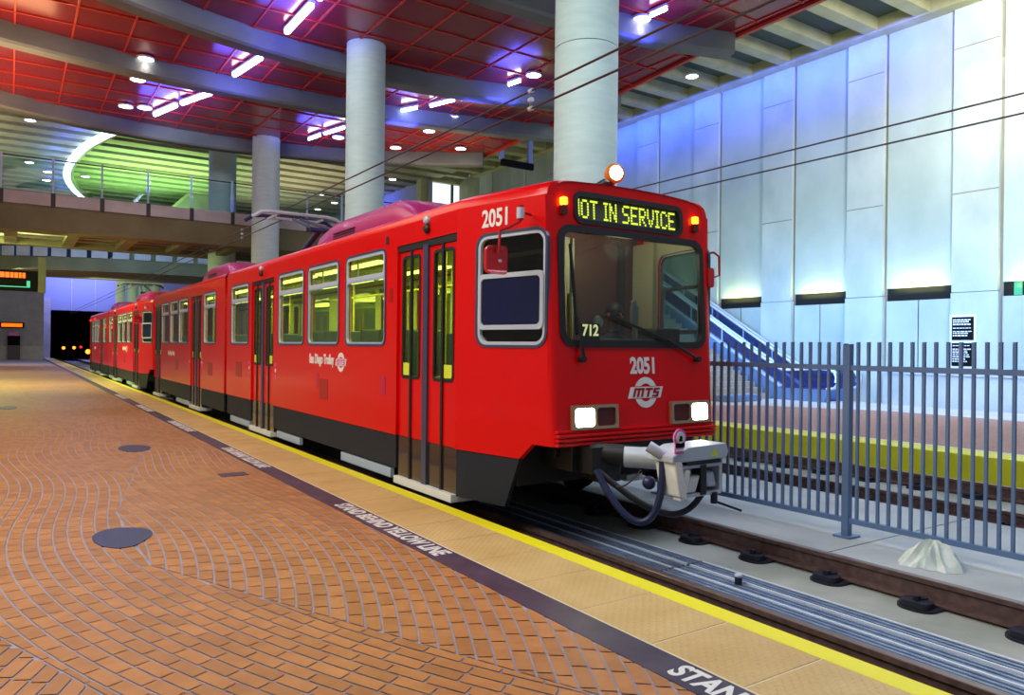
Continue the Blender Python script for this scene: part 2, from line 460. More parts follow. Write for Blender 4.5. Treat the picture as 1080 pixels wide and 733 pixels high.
# steel gratings beside the near rail
for k, lab in ((0, 'long steel grating between the rails, nearest, lower right'), (1, 'second long steel grating between the rails, in front of the tram'), (2, 'third steel grating between the rails, running under the tram')):
    y0 = 1.6 + 3.08 * k; t = thing('drain_grating', (4.82, y0, -.2), lab, 'grating', 'steel gratings between the rails')
    a = MB(); a.box(4.42, 5.26, y0, y0 + 3.05, -.2, -.178); a.build('grating_bed', 'grate_blue', t)
    b = MB(); x = 4.45
    while x < 5.25: b.box(x, x + .028, y0, y0 + 3.05, -.178, -.165); x += .0555
    b.build('grating_bars', 'grate_blue', t)
    for i, x in enumerate((4.48, 4.66, 4.86, 5.06, 5.23)):
        c = MB(); c.box(x, x + .02, y0, y0 + 3.05, -.178, -.158); c.build('edge_bar', 'grate_edge', t)
t = thing('track_marker_stud', (5.0, 4.06, -.165), 'small grey stud standing on the steel grating', 'stud')
a = MB(); a.cyl((5., 4.06, -.165), (5., 4.06, -.10), .03, 12); a.build('stud_body', 'fastener', t); a = MB(); a.sphere((5., 4.06, -.095), (.036, .036, .022), 12, 6); a.build('stud_cap', 'alloy', t)
# crumpled cloth
def cloth():
    mb = MB(); n, R = 40, 9; rows = []
    rnd = random.Random(3)
    fold = [rnd.uniform(-1, 1) for _ in range(n)]
    for j in range(R + 1):
        t = j / R; row = []
        for i in range(n + 1):
            a = 2 * PI * i / n; k = fold[i % n]
            rad = (.02 + .98 * t) * (1 + .22 * math.sin(3 * a + .6) + .13 * k * t + .12 * math.sin(2 * a)); hx = .27; hy = .22
            z = .2 * (1 - t) ** .9 * (1 - .25 * t * math.cos(a - .5)) + .04 * math.sin(5 * a + 4 * t) * t * (1 - t) * 4 + .035 * k * (1 - t) * t * 4
            row.append((6.56 + hx * rad * math.cos(a) + .03 * (1 - t), 3.3 + hy * rad * math.sin(a), -.048 + max(z, .004 if j < R else 0)))
        rows.append(row)
    mb.grid(rows); return mb
tag(cloth().build('crumpled_cloth', 'cloth_white', smooth=25), 'crumpled pale cloth heap lying at the foot of the fence', 'cloth')

# ------------------------------------------------------------------ fence
FX = 6.8
ft = thing('picket_fence', (FX, 4.23, -.05), 'blue grey steel picket fence standing between the two tracks', 'fence')
posts = [4.23 + 2.5 * k for k in range(-3, 7)]
for i, py in enumerate(posts):
    a = MB(); a.box(FX - .035, FX + .035, py - .035, py + .035, -.05, 1.83); a.box(FX - .09, FX + .09, py - .09, py + .09, -.05, -.03)
    a.cyl((FX - .035, py - .0, 1.83), (FX - .035, py, 1.835), .02, 8)
    a.build('post', 'steel_blue', ft)
    if i + 1 < len(posts):
        q = posts[i + 1]
        b = MB(); b.box(FX - .025, FX + .025, py + .035, q - .035, 1.575, 1.625); b.build('top_rail', 'steel_blue', ft)
        b = MB(); b.box(FX - .025, FX + .025, py + .035, q - .035, .09, .14); b.build('bottom_rail', 'steel_blue', ft)
        b = MB(); n = 24
        for k in range(1, n): 
            yy = py + 2.5 * k / n; b.box(FX - .013, FX + .013, yy - .013, yy + .013, .1, 1.85)
        b.build('picket_panel', 'steel_blue', ft)

# ------------------------------------------------------------------ the tram
XC, CY0, CL = 5.10, 5.33, 21.7
HW, HF = 1.325, 1.045
ZS = 3.16
def hw(s):
    e = min(s, CL - s)
    return HW if e >= 1.3 else HF + (HW - HF) * max(e, 0) / 1.3
CT = thing('light_rail_car', (XC, CY0 + CL / 2, 0), 'leading red tram car with yellow sign and headlights on, front facing the viewer', 'tram', 'coupled red tram cars')
def part(mb, name, mat, parent=None, **k): return mb.build(name, mat, parent or CT, **k)
def smap(sg, off=0.):
    """side map: u = distance from the front, v = height, w = depth inwards"""
    return lambda u, v, w: (XC + sg * (hw(u) + off - w), CY0 + u, v)
def fmap(off=0.):
    """front map: u = across (from the centre), v = height, w = depth inwards; the face leans back"""
    return lambda u, v, w: (XC + u, CY0 + .15 * (v - .87) / 2.41 - off + w, v)
WIN = [(3.05, 4.31), (4.59, 5.86), (6.07, 7.36), (9.28, 10.59), (12.0, 13.2), (15.1, 16.3), (16.45, 17.6), (17.85, 19.0)]
DOORS = [(1.31, 2.72), (7.66, 9.08), (13.5, 14.75), (19.15, 20.4)]
WZ0, WZ1 = 1.78, 2.93
DZ1 = 2.93
def side(sg):
    th = .05
    # flat run between the tapers, in two sections around the joint
    for sec, (a, b) in enumerate(((1.3, 10.98), (11.18, 20.4))):
        ds = [d for d in DOORS if a - .01 <= d[0] and d[1] <= b + .01]
        out = [(a, .72)] if ds[0][0] - a > .03 else []
        for d0, d1 in ds:
            if d0 - a > .03 : out += [(d0, .72)]
            out += [(max(d0, a), DZ1), (min(d1, b), DZ1)]
            if b - d1 > .03: out += [(d1, .72)]
        if b - ds[-1][1] > .03: out += [(b, .72)]
        out += [(b, ZS), (a, ZS)]
        holes = [rr(w0, w1, WZ0, WZ1, .09) for w0, w1 in WIN if a < w0 and w1 < b]
        part(MB().plate(out, holes, smap(sg), th), 'side_panel', 'red_paint')
        lout = [(u, max(v, .93) if v < 1 else min(v, 3.0)) for u, v in out]
        part(MB().plate(lout, [rr(w0, w1, WZ0, WZ1, .09) for w0, w1 in WIN if a < w0 and w1 < b], smap(sg, -.055), .012), 'side_lining', 'interior_cream')
    # tapered cab sides with the cab window
    f0 = .06
    cabs = [[(f0, .87), (.27, .87), (.43, .72), (1.31, .72), (1.31, ZS), (f0 + .0855, ZS)]]
    cabs.append([(CL - u, v) for u, v in cabs[0]][::-1])
    for i, pl in enumerate(cabs):
        w = (.12, 1.0) if i == 0 else (CL - 1.0, CL - .12)
        part(MB().plate(pl, [rr(w[0], w[1], 1.78, 2.85, .12)], smap(sg), th), 'cab_side', 'red_paint')
        l0, l1 = (.22, 1.30) if i == 0 else (CL - 1.30, CL - .22)
        part(MB().plate([(l0, .93), (l1, .93), (l1, 3.1), (l0, 3.1)], [rr(max(w[0], l0 + .01), min(w[1], l1 - .01), 1.78, 2.85, .12)], smap(sg, -.055), .012), 'cab_lining', 'cab_cream')
        # cab window: rubber, alloy frame, lower drop sash
        fr = MB().plate(rr(w[0] - .022, w[1] + .022, 1.758, 2.872, .14), [rr(w[0] + .004, w[1] - .004, 1.784, 2.846, .115)], smap(sg, .012), .03)
        wn = part(fr, 'cab_window', 'post_blue')
        r2_ = MB().plate(rr(w[0] + .003, w[1] - .003, 1.783, 2.847, .115), [rr(w[0] + .035, w[1] - .035, 1.815, 2.815, .09)], smap(sg, .004), .03)
        part(r2_, 'frame', 'alloy', wn)
        sash = MB().plate(rr(w[0] + .02, w[1] - .02, 1.93, 2.47, .06), [rr(w[0] + .06, w[1] - .06, 1.975, 2.425, .045)], smap(sg, .018), .03)
        part(sash, 'drop_sash', 'alloy', wn)
        part(MB().plate(rr(w[0] + .02, w[1] - .02, 1.80, 2.83, .1), [], smap(sg, -.03), .006), 'pane', 'glass_cab' if sg < 0 else 'glass_shield', wn)
        if sg < 0: part(MB().plate(rr(w[0] + .055, w[1] - .055, 1.97, 2.43, .045), [], smap(sg, .004), .005), 'sash_pane', 'sash_blue', wn)
    # windows
    for w0, w1 in WIN:
        wn = part(MB().plate(rr(w0 - .022, w1 + .022, WZ0 - .022, WZ1 + .022, .11), [rr(w0 + .004, w1 - .004, WZ0 + .004, WZ1 - .004, .085)], smap(sg, .012), .03), 'window', 'post_blue')
        fr = MB().plate(rr(w0 + .003, w1 - .003, WZ0 + .003, WZ1 - .003, .085), [rr(w0 + .028, w1 - .028, WZ0 + .028, 2.585, .06), rr(w0 + .03, w1 - .03, 2.65, WZ1 - .03, .05)], smap(sg, .006), .03)
        part(fr, 'frame', 'alloy_blue', wn)
        hp = MB().plate(rr(w0 + .022, w1 - .022, 2.605, WZ1 - .02, .06), [rr(w0 + .05, w1 - .05, 2.66, WZ1 - .045, .045)], smap(sg, .010), .02)
        part(hp, 'hopper_sash', 'alloy', wn)
        part(MB().plate(rr(w0 + .02, w1 - .02, WZ0 + .02, WZ1 - .02, .08), [], smap(sg, -.03), .006), 'pane', 'glass_side', wn)
    # doors: two folding leaves each
    for d0, d1 in DOORS:
        part(MB().plate([(d0, DZ1 - .075), (d1, DZ1 - .075), (d1, DZ1), (d0, DZ1)], [], smap(sg, -.012), .06), 'door_track', 'black_rubber')
        mid = (d0 + d1) / 2
        part(MB().plate([(mid - .055, .24), (mid + .055, .24), (mid + .055, DZ1 - .05), (mid - .055, DZ1 - .05)], [], smap(sg, -.004), .06), 'door_post', 'post_blue')
        for l0, l1, first in ((d0 + .02, mid - .06, True), (mid + .06, d1 - .02, False)):
            lw = l1 - l0; i0, i1 = l0 + lw * .13, l1 - lw * .17
            if not first: i0, i1 = l0 + lw * .17, l1 - lw * .13
            lf = part(MB().plate([(l0, .72), (l1, .72), (l1, DZ1 - .08), (l0, DZ1 - .08)], [rr(i0, i1, 1.40, 2.79, .05)], smap(sg, -.03), .035), 'door_leaf', 'red_paint')
            part(MB().plate([(l0, .93), (l1, .93), (l1, DZ1 - .08), (l0, DZ1 - .08)], [rr(i0, i1, 1.40, 2.79, .05)], smap(sg, -.067), .008), 'leaf_lining', 'interior_cream', lf)
            ring = MB().plate(rr(i0 - .012, i1 + .012, 1.388, 2.802, .06), [rr(i0 + .022, i1 - .022, 1.422, 2.768, .04)], smap(sg, -.022), .03)
            part(ring, 'window_seal', 'black_rubber', lf)
            part(MB().plate(rr(i0, i1, 1.40, 2.79, .05), [], smap(sg, -.05), .006), 'pane', 'glass_side', lf)
            hm = (i0 + i1) / 2 + (.012 if first else -.012)
            part(MB().plate([(hm - .02, .25), (hm + .02, .25), (hm + .02, DZ1 - .06), (hm - .02, DZ1 - .06)], [], smap(sg, -.012), .03), 'hinge_seal', 'black_rubber', lf)
            part(MB().plate([(l0, .25), (l1, .25), (l1, .715), (l0, .715)], [], smap(sg, -.03), .035), 'kick_panel', 'kick_brown', lf)
            k0, k1 = (i0 + .03, hm - .03) if first else (hm + .03, i1 - .03)
            part(MB().plate([(k0, 1.43), (k1, 1.43), (k1, 1.57), (k0, 1.57)], [], smap(sg, -.028), .006), 'sticker', 'sticker_yellow', lf)
        part(MB().plate([(d0 + .02, .17), (d1 - .02, .17), (d1 - .02, .25), (d0 + .02, .25)], [], smap(sg, .03), .3), 'door_step', 'white_paint')
    # skirt between the doors
    for a, b in ((2.72, 7.66), (9.08, 10.95), (11.2, 13.5), (14.75, 19.15)):
        part(MB().plate([(a + .01, .33), (b - .01, .33), (b - .01, .715), (a + .01, .715)], [], smap(sg, -.01), .03), 'skirt', 'skirt_grey', bevel=0)
    for fl in (0, 1):
        pl = [(.62, .24), (1.3, .24), (1.3, .715), (.44, .715)]
        if fl: pl = [(CL - u, v) for u, v in pl][::-1]
        part(MB().plate(pl, [], smap(sg, -.012), .04), 'cab_skirt', 'skirt_grey')
    for a, b in ((2.85, 4.45), (6.2, 7.4), (9.15, 10.6), (14.9, 16.6)):
        part(MB().plate([(a, .2), (b, .2), (b, .31), (a, .31)], [], smap(sg, .0), .05), 'guard_rail', 'alloy_blue')
    # access panels, indicators and reflectors
    for a, b, z0, z1, mt in ((4.98, 5.32, .98, 1.28, 'red_dark'), (5.36, 5.45, 1.14, 1.36, 'panel_pink'), (3.02, 3.16, 1.17, 1.4, 'panel_pink'), (2.84, 2.93, 2.28, 2.46, 'red_dark'), (2.96, 3.04, 2.98, 3.08, 'black_rubber'),
                             (9.75, 10.2, 1.12, 1.42, 'red_dark'), (12.3, 12.75, 1.05, 1.35, 'red_dark'), (16.4, 16.8, 1.05, 1.35, 'red_dark')):
        part(MB().plate(rr(a, b, z0, z1, .02, 2), [], smap(sg, .005), .01), 'access_panel', mt)
    for sx in (1.95, 8.4):
        for zz, rr_ in ((3.04, .05), (3.135, .045)):
            a = MB(); p = smap(sg)(sx, zz, 0); a.lathe([(rr_, 0), (rr_, .03), (rr_ * .6, .05)], p, (sg, 0, 0), 14); part(a, 'door_indicator', 'alloy' if zz > 3.1 else 'black_rubber', smooth=30)
    for sx in (9.2, 7.52, 14.85, 13.4):
        for j, zz in enumerate((1.22, 1.32, 1.42)):
            a = MB(); a.plate(circ(sx, zz, .032, 10), [], smap(sg, .005), .01); part(a, 'door_button', 'white_paint' if j == 1 else 'magenta')
for sg in (-1, 1): side(sg)
# rounded corners between sides and ends
for end in (0, 1):
    for sg in (-1, 1):
        rows = []
        for i in range(13):
            z = .87 + (ZS - .87) * i / 12
            P0 = Vector(fmap()(sg * .985, z, 0)); P2 = Vector(smap(sg)(.06 + .0855 * (z - .87) / 2.29, z, 0)); P1 = Vector((XC + sg * 1.05, P0.y, z))
            row = [P0 * (1 - t) ** 2 + P1 * 2 * t * (1 - t) + P2 * t * t for t in [j / 6 for j in range(7)]]
            if end: row = [Vector((p.x, 2 * CY0 + CL - p.y, p.z)) for p in row]
            rows.append(row)
        part(MB().grid(rows), 'cab_corner', 'red_paint', smooth=60)
# roof
PROF = [(1., 0), (.992, .05), (.965, .10), (.90, .135), (.75, .155), (.4, .175), (0, .18)]
def roof_ring(s, h):
    pts = [(XC - h * a, CY0 + s, ZS + b) for a, b in PROF] + [(XC + h * a, CY0 + s, ZS + b) for a, b in PROF[::-1][1:]]
    return pts
for a, b, ss in ((.145, 10.98, (.140, .146, .2, .3, 1.3, 10.98)), (11.18, CL - .145, (11.18, CL - 1.3, CL - .3, CL - .2, CL - .146, CL - .14))):
    part(MB().grid([roof_ring(s, hw(s) - (.09 if min(s, CL - s) < .145 else .02 if min(s, CL - s) < .15 else 0)) for s in ss]), 'roof', 'red_paint', smooth=35)
# rain gutter line and bellows at the joint
part(MB().grid([[(XC + x, CY0 + s, z) for x, z in [(-1.22, .5), (-1.22, 3.1), (-1.1, 3.24), (1.1, 3.24), (1.22, 3.1), (1.22, .5)]] for s in [10.95 + i * .028 for i in range(10)]]), 'joint_bellows', 'black_rubber')
# ends
SIGN = (-.735, .66, 2.945, 3.215)
SHIELD = (-.935, .945, 1.79, 2.885)
prof_l = [(-.985 * a if a < 1 else -.985, ZS + b) for a, b in PROF]
outer = [(-.985, .87), (.985, .87)] + [(-x, z) for x, z in prof_l] + prof_l[::-1][1:]
part(MB().plate(outer, [rr(*SHIELD, .12, 6), rr(*SIGN, .07, 5)], fmap(), .05), 'front_panel', 'red_paint')
bk = MB().plate(outer, [], lambda u, v, w: (XC + u, CY0 + CL - .15 * (v - .87) / 2.41 - w, v), .05); part(bk, 'rear_panel', 'red_paint')
wg = part(MB().plate(rr(SHIELD[0] - .02, SHIELD[1] + .02, SHIELD[2] - .02, SHIELD[3] + .02, .14, 6), [rr(SHIELD[0] + .04, SHIELD[1] - .04, SHIELD[2] + .045, SHIELD[3] - .045, .1, 6)], fmap(.015), .04), 'windshield', 'black_rubber')
part(MB().plate(rr(SHIELD[0] + .01, SHIELD[1] - .01, SHIELD[2] + .01, SHIELD[3] - .01, .11, 6), [], fmap(-.02), .008), 'pane', 'glass_shield', wg)
ds = part(MB().plate(rr(SIGN[0] - .02, SIGN[1] + .02, SIGN[2] - .02, SIGN[3] + .02, .09), [rr(SIGN[0] + .025, SIGN[1] - .025, SIGN[2] + .025, SIGN[3] - .025, .055)], fmap(.015), .04), 'destination_sign', 'black_rubber')
plain('sign_face', (.10, .10, .075), .4)
part(MB().plate(rr(*SIGN, .07), [], fmap(-.03), .02), 'sign_face', 'sign_face', ds)
G57 = {'N': '1000111001101011001110001', 'O': '', 'T': ''}
G = {'N': ['10001', '11001', '11001', '10101', '10011', '10011', '10001'], 'O': ['01110', '10001', '10001', '10001', '10001', '10001', '01110'],
     'T': ['11111', '00100', '00100', '00100', '00100', '00100', '00100'], 'I': ['111', '010', '010', '010', '010', '010', '111'],
     'S': ['01111', '10000', '10000', '01110', '00001', '00001', '11110'], 'E': ['11111', '10000', '10000', '11110', '10000', '10000', '11111'],
     'R': ['11110', '10001', '10001', '11110', '10100', '10010', '10001'], 'V': ['10001', '10001', '10001', '10001', '01010', '01010', '00100'],
     'C': ['01110', '10001', '10000', '10000', '10000', '10001', '01110'], ' ': ['00'] * 7}
pu = .0186; pv = .0262
total = sum(len(G[ch][0]) + 1 for ch in 'NOT IN SERVICE') - 1
x = SIGN[1] - .045 - total * pu
for ch in 'NOT IN SERVICE':
    led = MB()
    for r_, row in enumerate(G[ch]):
        for c_, b_ in enumerate(row):
            if b_ == '1':
                u = x + c_ * pu; v = SIGN[3] - .058 - r_ * pv
                if u > SIGN[0] + .04: led.plate([(u - .010, v - .0095), (u + .007, v - .0095), (u + .007, v + .0095), (u - .010, v + .0095)], [], fmap(-.026), .003)
    x += (len(G[ch][0]) + 1) * pu
    if led.f: part(led, 'led_letter', 'e_led', ds)
# bumper ribs
for z0, z1, o in ((.87, .90, .035), (.912, .94, .045), (.952, .98, .05), (.99, 1.012, .03)):
    part(MB().plate([(-1.035, z0), (1.035, z0), (1.035, z1), (-1.035, z1)], [], fmap(o), .06), 'bumper_rib', 'red_paint', bevel=.008)
# headlamps
for sg in (-1, 1):
    u0, u1 = (-.87, -.315) if sg < 0 else (.42, .955)
    u0, u1 = (-.86, -.31) if sg < 0 else (.40, .95)
    hb = part(MB().plate([(u0, 1.015), (u1, 1.015), (u1, 1.235), (u0, 1.235)], [rr(u0 + .03, (u0 + u1) / 2 - .015, 1.04, 1.21, .03), rr((u0 + u1) / 2 + .015, u1 - .03, 1.04, 1.21, .03)], fmap(.04), .06), 'headlamp', 'lamp_bezel')
    lit = (u0 + .03, (u0 + u1) / 2 - .015) if sg < 0 else ((u0 + u1) / 2 + .015, u1 - .03)
    dk = ((u0 + u1) / 2 + .015, u1 - .03) if sg < 0 else (u0 + .03, (u0 + u1) / 2 - .015)
    part(MB().plate(rr(lit[0], lit[1], 1.04, 1.21, .03), [], fmap(.028), .02), 'lit_lens', 'e_head', hb)
    part(MB().plate(rr(dk[0], dk[1], 1.04, 1.21, .03), [], fmap(.022), .02), 'dark_lens', 'amber_dark', hb)
# marker lamps
for u in (-.885, .855):
    ml = part(MB().plate(rr(u - .032, u + .032, 2.985, 3.075, .015, 2), [], fmap(.035), .04), 'marker_lamp', 'amber_dark')
    part(MB().plate(rr(u - .032, u + .032, 3.078, 3.15, .015, 2), [], fmap(.04), .045), 'amber_lens', 'e_amber', ml)
# numbers and emblem
part(text_mb(MB(), '2051', .215, lambda u, v, w: fmap(.004)(u * .82 + .065, v + 1.59, -w), .002, bold=.008), 'front_number', 'white_paint')
part(text_mb(MB(), '2051', .235, lambda u, v, w: smap(-1, .004)(.76 - u * .80, v + 3.005, -w), .002, bold=.006), 'side_number', 'white_paint')
def emblem(fm, cu, cv, k):
    m1 = MB()
    import math as _m
    for lo, hi in ((22, 158), (202, 338)):
        A = [(cu + k * .15 * _m.cos(_m.radians(a)), cv + k * .15 * _m.sin(_m.radians(a))) for a in range(lo, hi + 1, 8)]
        B = [(cu + k * .088 * _m.cos(_m.radians(a)), cv + k * .088 * _m.sin(_m.radians(a))) for a in range(hi, lo - 1, -8)]
        A = [(u, max(v, cv + k * .062) if lo < 90 else min(v, cv - k * .062)) for u, v in A]; B = [(u, max(v, cv + k * .062) if lo < 90 else min(v, cv - k * .062)) for u, v in B]
        m1.plate(A + B, [], fm, .004)
    m1.plate([(cu - k * .235, cv - k * .055), (cu + k * .195, cv - k * .055), (cu + k * .235, cv + k * .055), (cu - k * .195, cv + k * .055)], [], fm, .004)
    return m1
def mts(fm, cu, cv, k):
    m1 = MB(); q = lambda u0, u1, v0, v1: m1.plate([(cu + k * (u + .32 * v), cv + k * v) for u, v in ((u0, v0), (u1, v0), (u1, v1), (u0, v1))], [], fm, .003)
    b, t = -.042, .042
    for u in (-.155, -.105, -.055): q(u, u + .026, b, t)
    q(-.155, -.029, t - .02, t)
    q(-.012, .078, t - .02, t); q(.02, .047, b, t)
    q(.092, .172, t - .018, t); q(.092, .118, -.008, t); q(.092, .166, -.010, .010); q(.140, .166, b, .0); q(.086, .166, b, b + .018)
    return m1
em = part(emblem(fmap(.006), .085, 1.335, 1.), 'emblem', 'white_paint')
part(mts(fmap(.010), .085, 1.335, 1.05), 'emblem_lettering', 'red_dark', em)
part(text_mb(MB(), 'San Diego Trolley', .19, lambda u, v, w: smap(-1, .004)(5.26 - u * .74, v + 1.555, -w), .002, bold=.007), 'name_lettering', 'white_paint')
em = part(emblem(lambda u, v, w: smap(-1, .006)(4.48 - (u), v, w), 0., 1.53, .88), 'side_emblem', 'white_paint')
part(mts(lambda u, v, w: smap(-1, .010)(4.48 - u, v, w), 0., 1.53, .92), 'emblem_lettering', 'magenta', em)
part(text_mb(MB(), 'San Diego Trolley', .17, lambda u, v, w: smap(-1, .004)(17.4 - u * .80, v + 1.50, -w), .002, bold=.004), 'name_lettering', 'white_paint')
# wipers
def wiper(base, tip, bl, name):
    f = fmap(.045); b0, t0 = Vector(f(base[0], base[1], 0)), Vector(f(tip[0], tip[1], 0))
    a = MB(); a.tube([Vector(fmap(.01)(base[0], base[1], 0)), b0, b0 * .4 + t0 * .6], .012, 6); a.cyl(fmap(.0)(base[0], base[1], 0), fmap(.07)(base[0], base[1], 0), .03, 12)
    a.tube([b0 + Vector((.03, 0, -.02)), b0 * .45 + t0 * .55 + Vector((.01, 0, -.02))], .008, 6)
    w = part(a, 'wiper', 'black_rubber', smooth=40)
    q = MB(); p0, p1 = Vector(fmap(.03)(bl[0], bl[1], 0)), Vector(fmap(.03)(bl[2], bl[3], 0)); q.bar(p0, p1, .018, .028, (0, -1, 0)); part(q, 'blade', 'black_rubber', w)
wiper((-.73, 1.66), (-.80, 2.3), (-.775, 1.88, -.83, 2.72), 'wiper')
wiper((.80, 1.66), (.1, 1.98), (-.36, 2.07, .42, 1.84), 'wiper')
plain('lamp_amber', (.85, .26, .02), .35)
plain('blue_arm', (.018, .026, .09), .35)
# mirrors
mr = part(MB().tube([(3.97, 5.62, 2.98), (3.86, 5.60, 2.99), (3.83, 5.60, 2.90), (3.72, 5.6, 2.84), (3.62, 5.6, 2.80), (3.61, 5.6, 2.60)], .013, 8).cyl((3.84, 5.60, 2.92), (3.84, 5.60, 3.05), .03, 12), 'mirror_arm', 'red_dark', smooth=40)
a = MB(); a.plate(rr(3.50, 3.735, 2.415, 2.67, .05), [], lambda u, v, w: (u, 5.585 + w + .05 * (1 - min(1, 4 * min(abs(u - 3.5), abs(u - 3.735)) / .24)), v), .05); part(a, 'mirror_housing', 'mirror_red', mr, bevel=.015)
a = MB(); a.cyl((3.617, 5.58, 2.53), (3.617, 5.595, 2.53), .014, 10); part(a, 'mirror_bolt', 'alloy', mr)
a = MB(); a.cyl((3.84, 5.6, 2.93), (3.84, 5.6, 3.03), .036, 12); part(a, 'mirror_bracket', 'alloy', mr)
mr = part(MB().tube([(6.13, 5.48, 2.78), (6.24, 5.44, 2.80), (6.31, 5.43, 2.76), (6.32, 5.43, 2.56), (6.22, 5.43, 2.53)], .013, 8), 'mirror_arm', 'red_dark', smooth=40)
a = MB(); a.plate(rr(6.14, 6.23, 2.42, 2.63, .035), [], lambda u, v, w: (u, 5.42 + w, v), .05); part(a, 'mirror_housing', 'mirror_red', mr, bevel=.012)
# roof headlamp
rl = part(MB().lathe([(.03, -.08), (.075, -.06), (.10, 0), (.10, .05), (.085, .06)], (5.04, 5.70, 3.52), (-.25, -.94, 0), 20).cyl((5.05, 5.72, 3.33), (5.05, 5.72, 3.46), .02, 8), 'roof_lamp', 'lamp_amber', smooth=40)
part(MB().lathe([(.075, .058), (.055, .075), (.0, .082)], (5.04, 5.70, 3.52), (-.25, -.94, 0), 20), 'lit_lens', 'e_beacon', rl, smooth=40)
part(MB().box(4.78, 5.15, 5.66, 5.76, 3.33, 3.37).tube([(4.8, 5.68, 3.36), (4.9, 5.68, 3.42), (5.0, 5.7, 3.42)], .03, 8), 'lamp_bracket', 'black_rubber', rl)
# interior
fl = [(s, hw(s) - .07) for s in (.2, 1.3, CL - 1.3, CL - .2)]
part(MB().plate([(XC + h, CY0 + s) for s, h in fl] + [(XC - h, CY0 + s) for s, h in fl[::-1]], [], lambda u, v, w: (u, v, .92 - w), .05), 'cabin_floor', 'interior_floor')
part(MB().box(XC - 1.2, XC + 1.2, CY0 + 1.45, CY0 + CL - 1.45, 3.02, 3.06), 'cabin_ceiling', 'interior_cream')
for s0, s1 in ((1.7, 4.6), (4.9, 7.6), (7.9, 10.6), (11.5, 14.5), (14.9, 17.5), (17.8, 19.8)):
    for sx in (-.55, .55):
        part(MB().box(XC + sx - .07, XC + sx + .07, CY0 + s0, CY0 + s1, 2.99, 3.02), 'ceiling_light', 'e_interior')
def seat(s, sx, face):
    a = MB(); x0, x1 = (XC - 1.2, XC - .3) if sx < 0 else (XC + .3, XC + 1.2); y = CY0 + s
    a.box(x0, x1, y - .22, y + .22, 1.30, 1.38); b = y + .2 * face
    a.box(x0, x1, b - .04, b + .04, 1.36, 1.98); a.box(x0 + .1, x1 - .1, y - .06, y + .06, .92, 1.3)
    part(a, 'seat', 'seat_blue', bevel=.025)
for s in (3.3, 4.3, 5.3, 6.3, 9.6, 12.3, 15.3, 16.2, 17.1, 18.2):
    for sx in (-1, 1): seat(s, sx, 1 if int(s * 3) % 2 else -1)
for s in (1.5, 2.6, 7.5, 9.2, 13.4, 14.9, 19.0):
    for sx in (-.75, .75):
        part(MB().cyl((XC + sx, CY0 + s, .92), (XC + sx, CY0 + s, 3.02), .02, 8), 'hand_pole', 'pole_yellow', smooth=40)
for sx in (-.8, .8):
    part(MB().tube([(XC + sx, CY0 + 2.8, 2.75), (XC + sx, CY0 + 10.6, 2.75)], .018, 8), 'hand_rail', 'pole_yellow', smooth=40)
    for s in (3.6, 5.2, 6.7):
        part(MB().tube([(XC + sx, CY0 + s, 2.75), (XC + sx, CY0 + s, 3.02)], .014, 8), 'rail_hanger', 'pole_yellow', smooth=40)
# cab: bulkhead, partition, desk
part(MB().plate([(-1.2, .92), (-.75, .92), (-.75, 2.9), (.05, 2.9), (.05, .92), (1.2, .92), (1.2, 3.1), (-1.2, 3.1)], [], lambda u, v, w: (XC + u, CY0 + 1.36 + w, v), .05), 'cab_bulkhead', 'cab_brown')
part(MB().box(XC + .03, XC + .10, CY0 + 1.27, CY0 + 1.36, .92, 3.0), 'bulkhead_jamb', 'cab_cream')
part(MB().box(XC + .16, XC + .19, CY0 + 1.30, CY0 + 1.36, .92, 3.0), 'bulkhead_jamb', 'cab_cream')
part(MB().box(XC + .88, XC + .96, CY0 + 1.30, CY0 + 1.36, .92, 3.0), 'bulkhead_edge', 'mullion')
part(MB().box(XC + 1.14, XC + 1.19, CY0 + 1.02, CY0 + 1.36, .92, 3.0), 'bulkhead_jamb', 'cab_cream')
part(MB().box(XC - .32, XC + .5, CY0 + .32, CY0 + .62, 1.62, 1.86).box(XC + .5, XC + .85, CY0 + .3, CY0 + .6, 1.55, 1.98).box(XC - .85, XC + .85, CY0 + .25, CY0 + .36, .93, 1.62).box(XC - .85, XC + .85, CY0 + .25, CY0 + .5, 1.56, 1.64), 'driver_desk', 'dash_grey', bevel=.02)
part(MB().cyl((XC - .51, CY0 + .5, 1.0), (XC - .51, CY0 + .5, 2.3), .022, 10), 'hand_pole', 'pole_yellow', smooth=40)
part(MB().box(XC - .34, XC - .08, CY0 + 1.28, CY0 + 1.31, 2.68, 2.78).box(XC - .34, XC - .30, CY0 + 1.28, CY0 + 1.31, 1.2, 2.7), 'yellow_frame', 'pole_yellow')
part(MB().box(XC - .55, XC - .33, CY0 + .24, CY0 + .27, 1.84, 2.0), 'route_box', 'black_matte')
part(text_mb(MB(), '712', .15, lambda u, v, w: (XC - .56 + u * .9 + .11, CY0 + .236 - w, v + 1.93), .002, bold=.004), 'route_number', 'e_number')
part(MB().lathe([(.05, 0), (.06, .02), (.05, .03)], (XC - .31, CY0 + .3, 2.02), (0, -1, .2), 14), 'desk_fan', 'white_paint', smooth=30)
part(MB().box(XC + .225, XC + .305, CY0 + .37, CY0 + .42, 2.02, 2.2).tube([(XC + .265, CY0 + .4, 2.2), (XC + .265, CY0 + .4, 2.26)], .03, 8).tube([(XC + .265, CY0 + .4, 1.86), (XC + .265, CY0 + .4, 2.04)], .015, 6), 'desk_microphone', 'coupler_paint', bevel=.01)
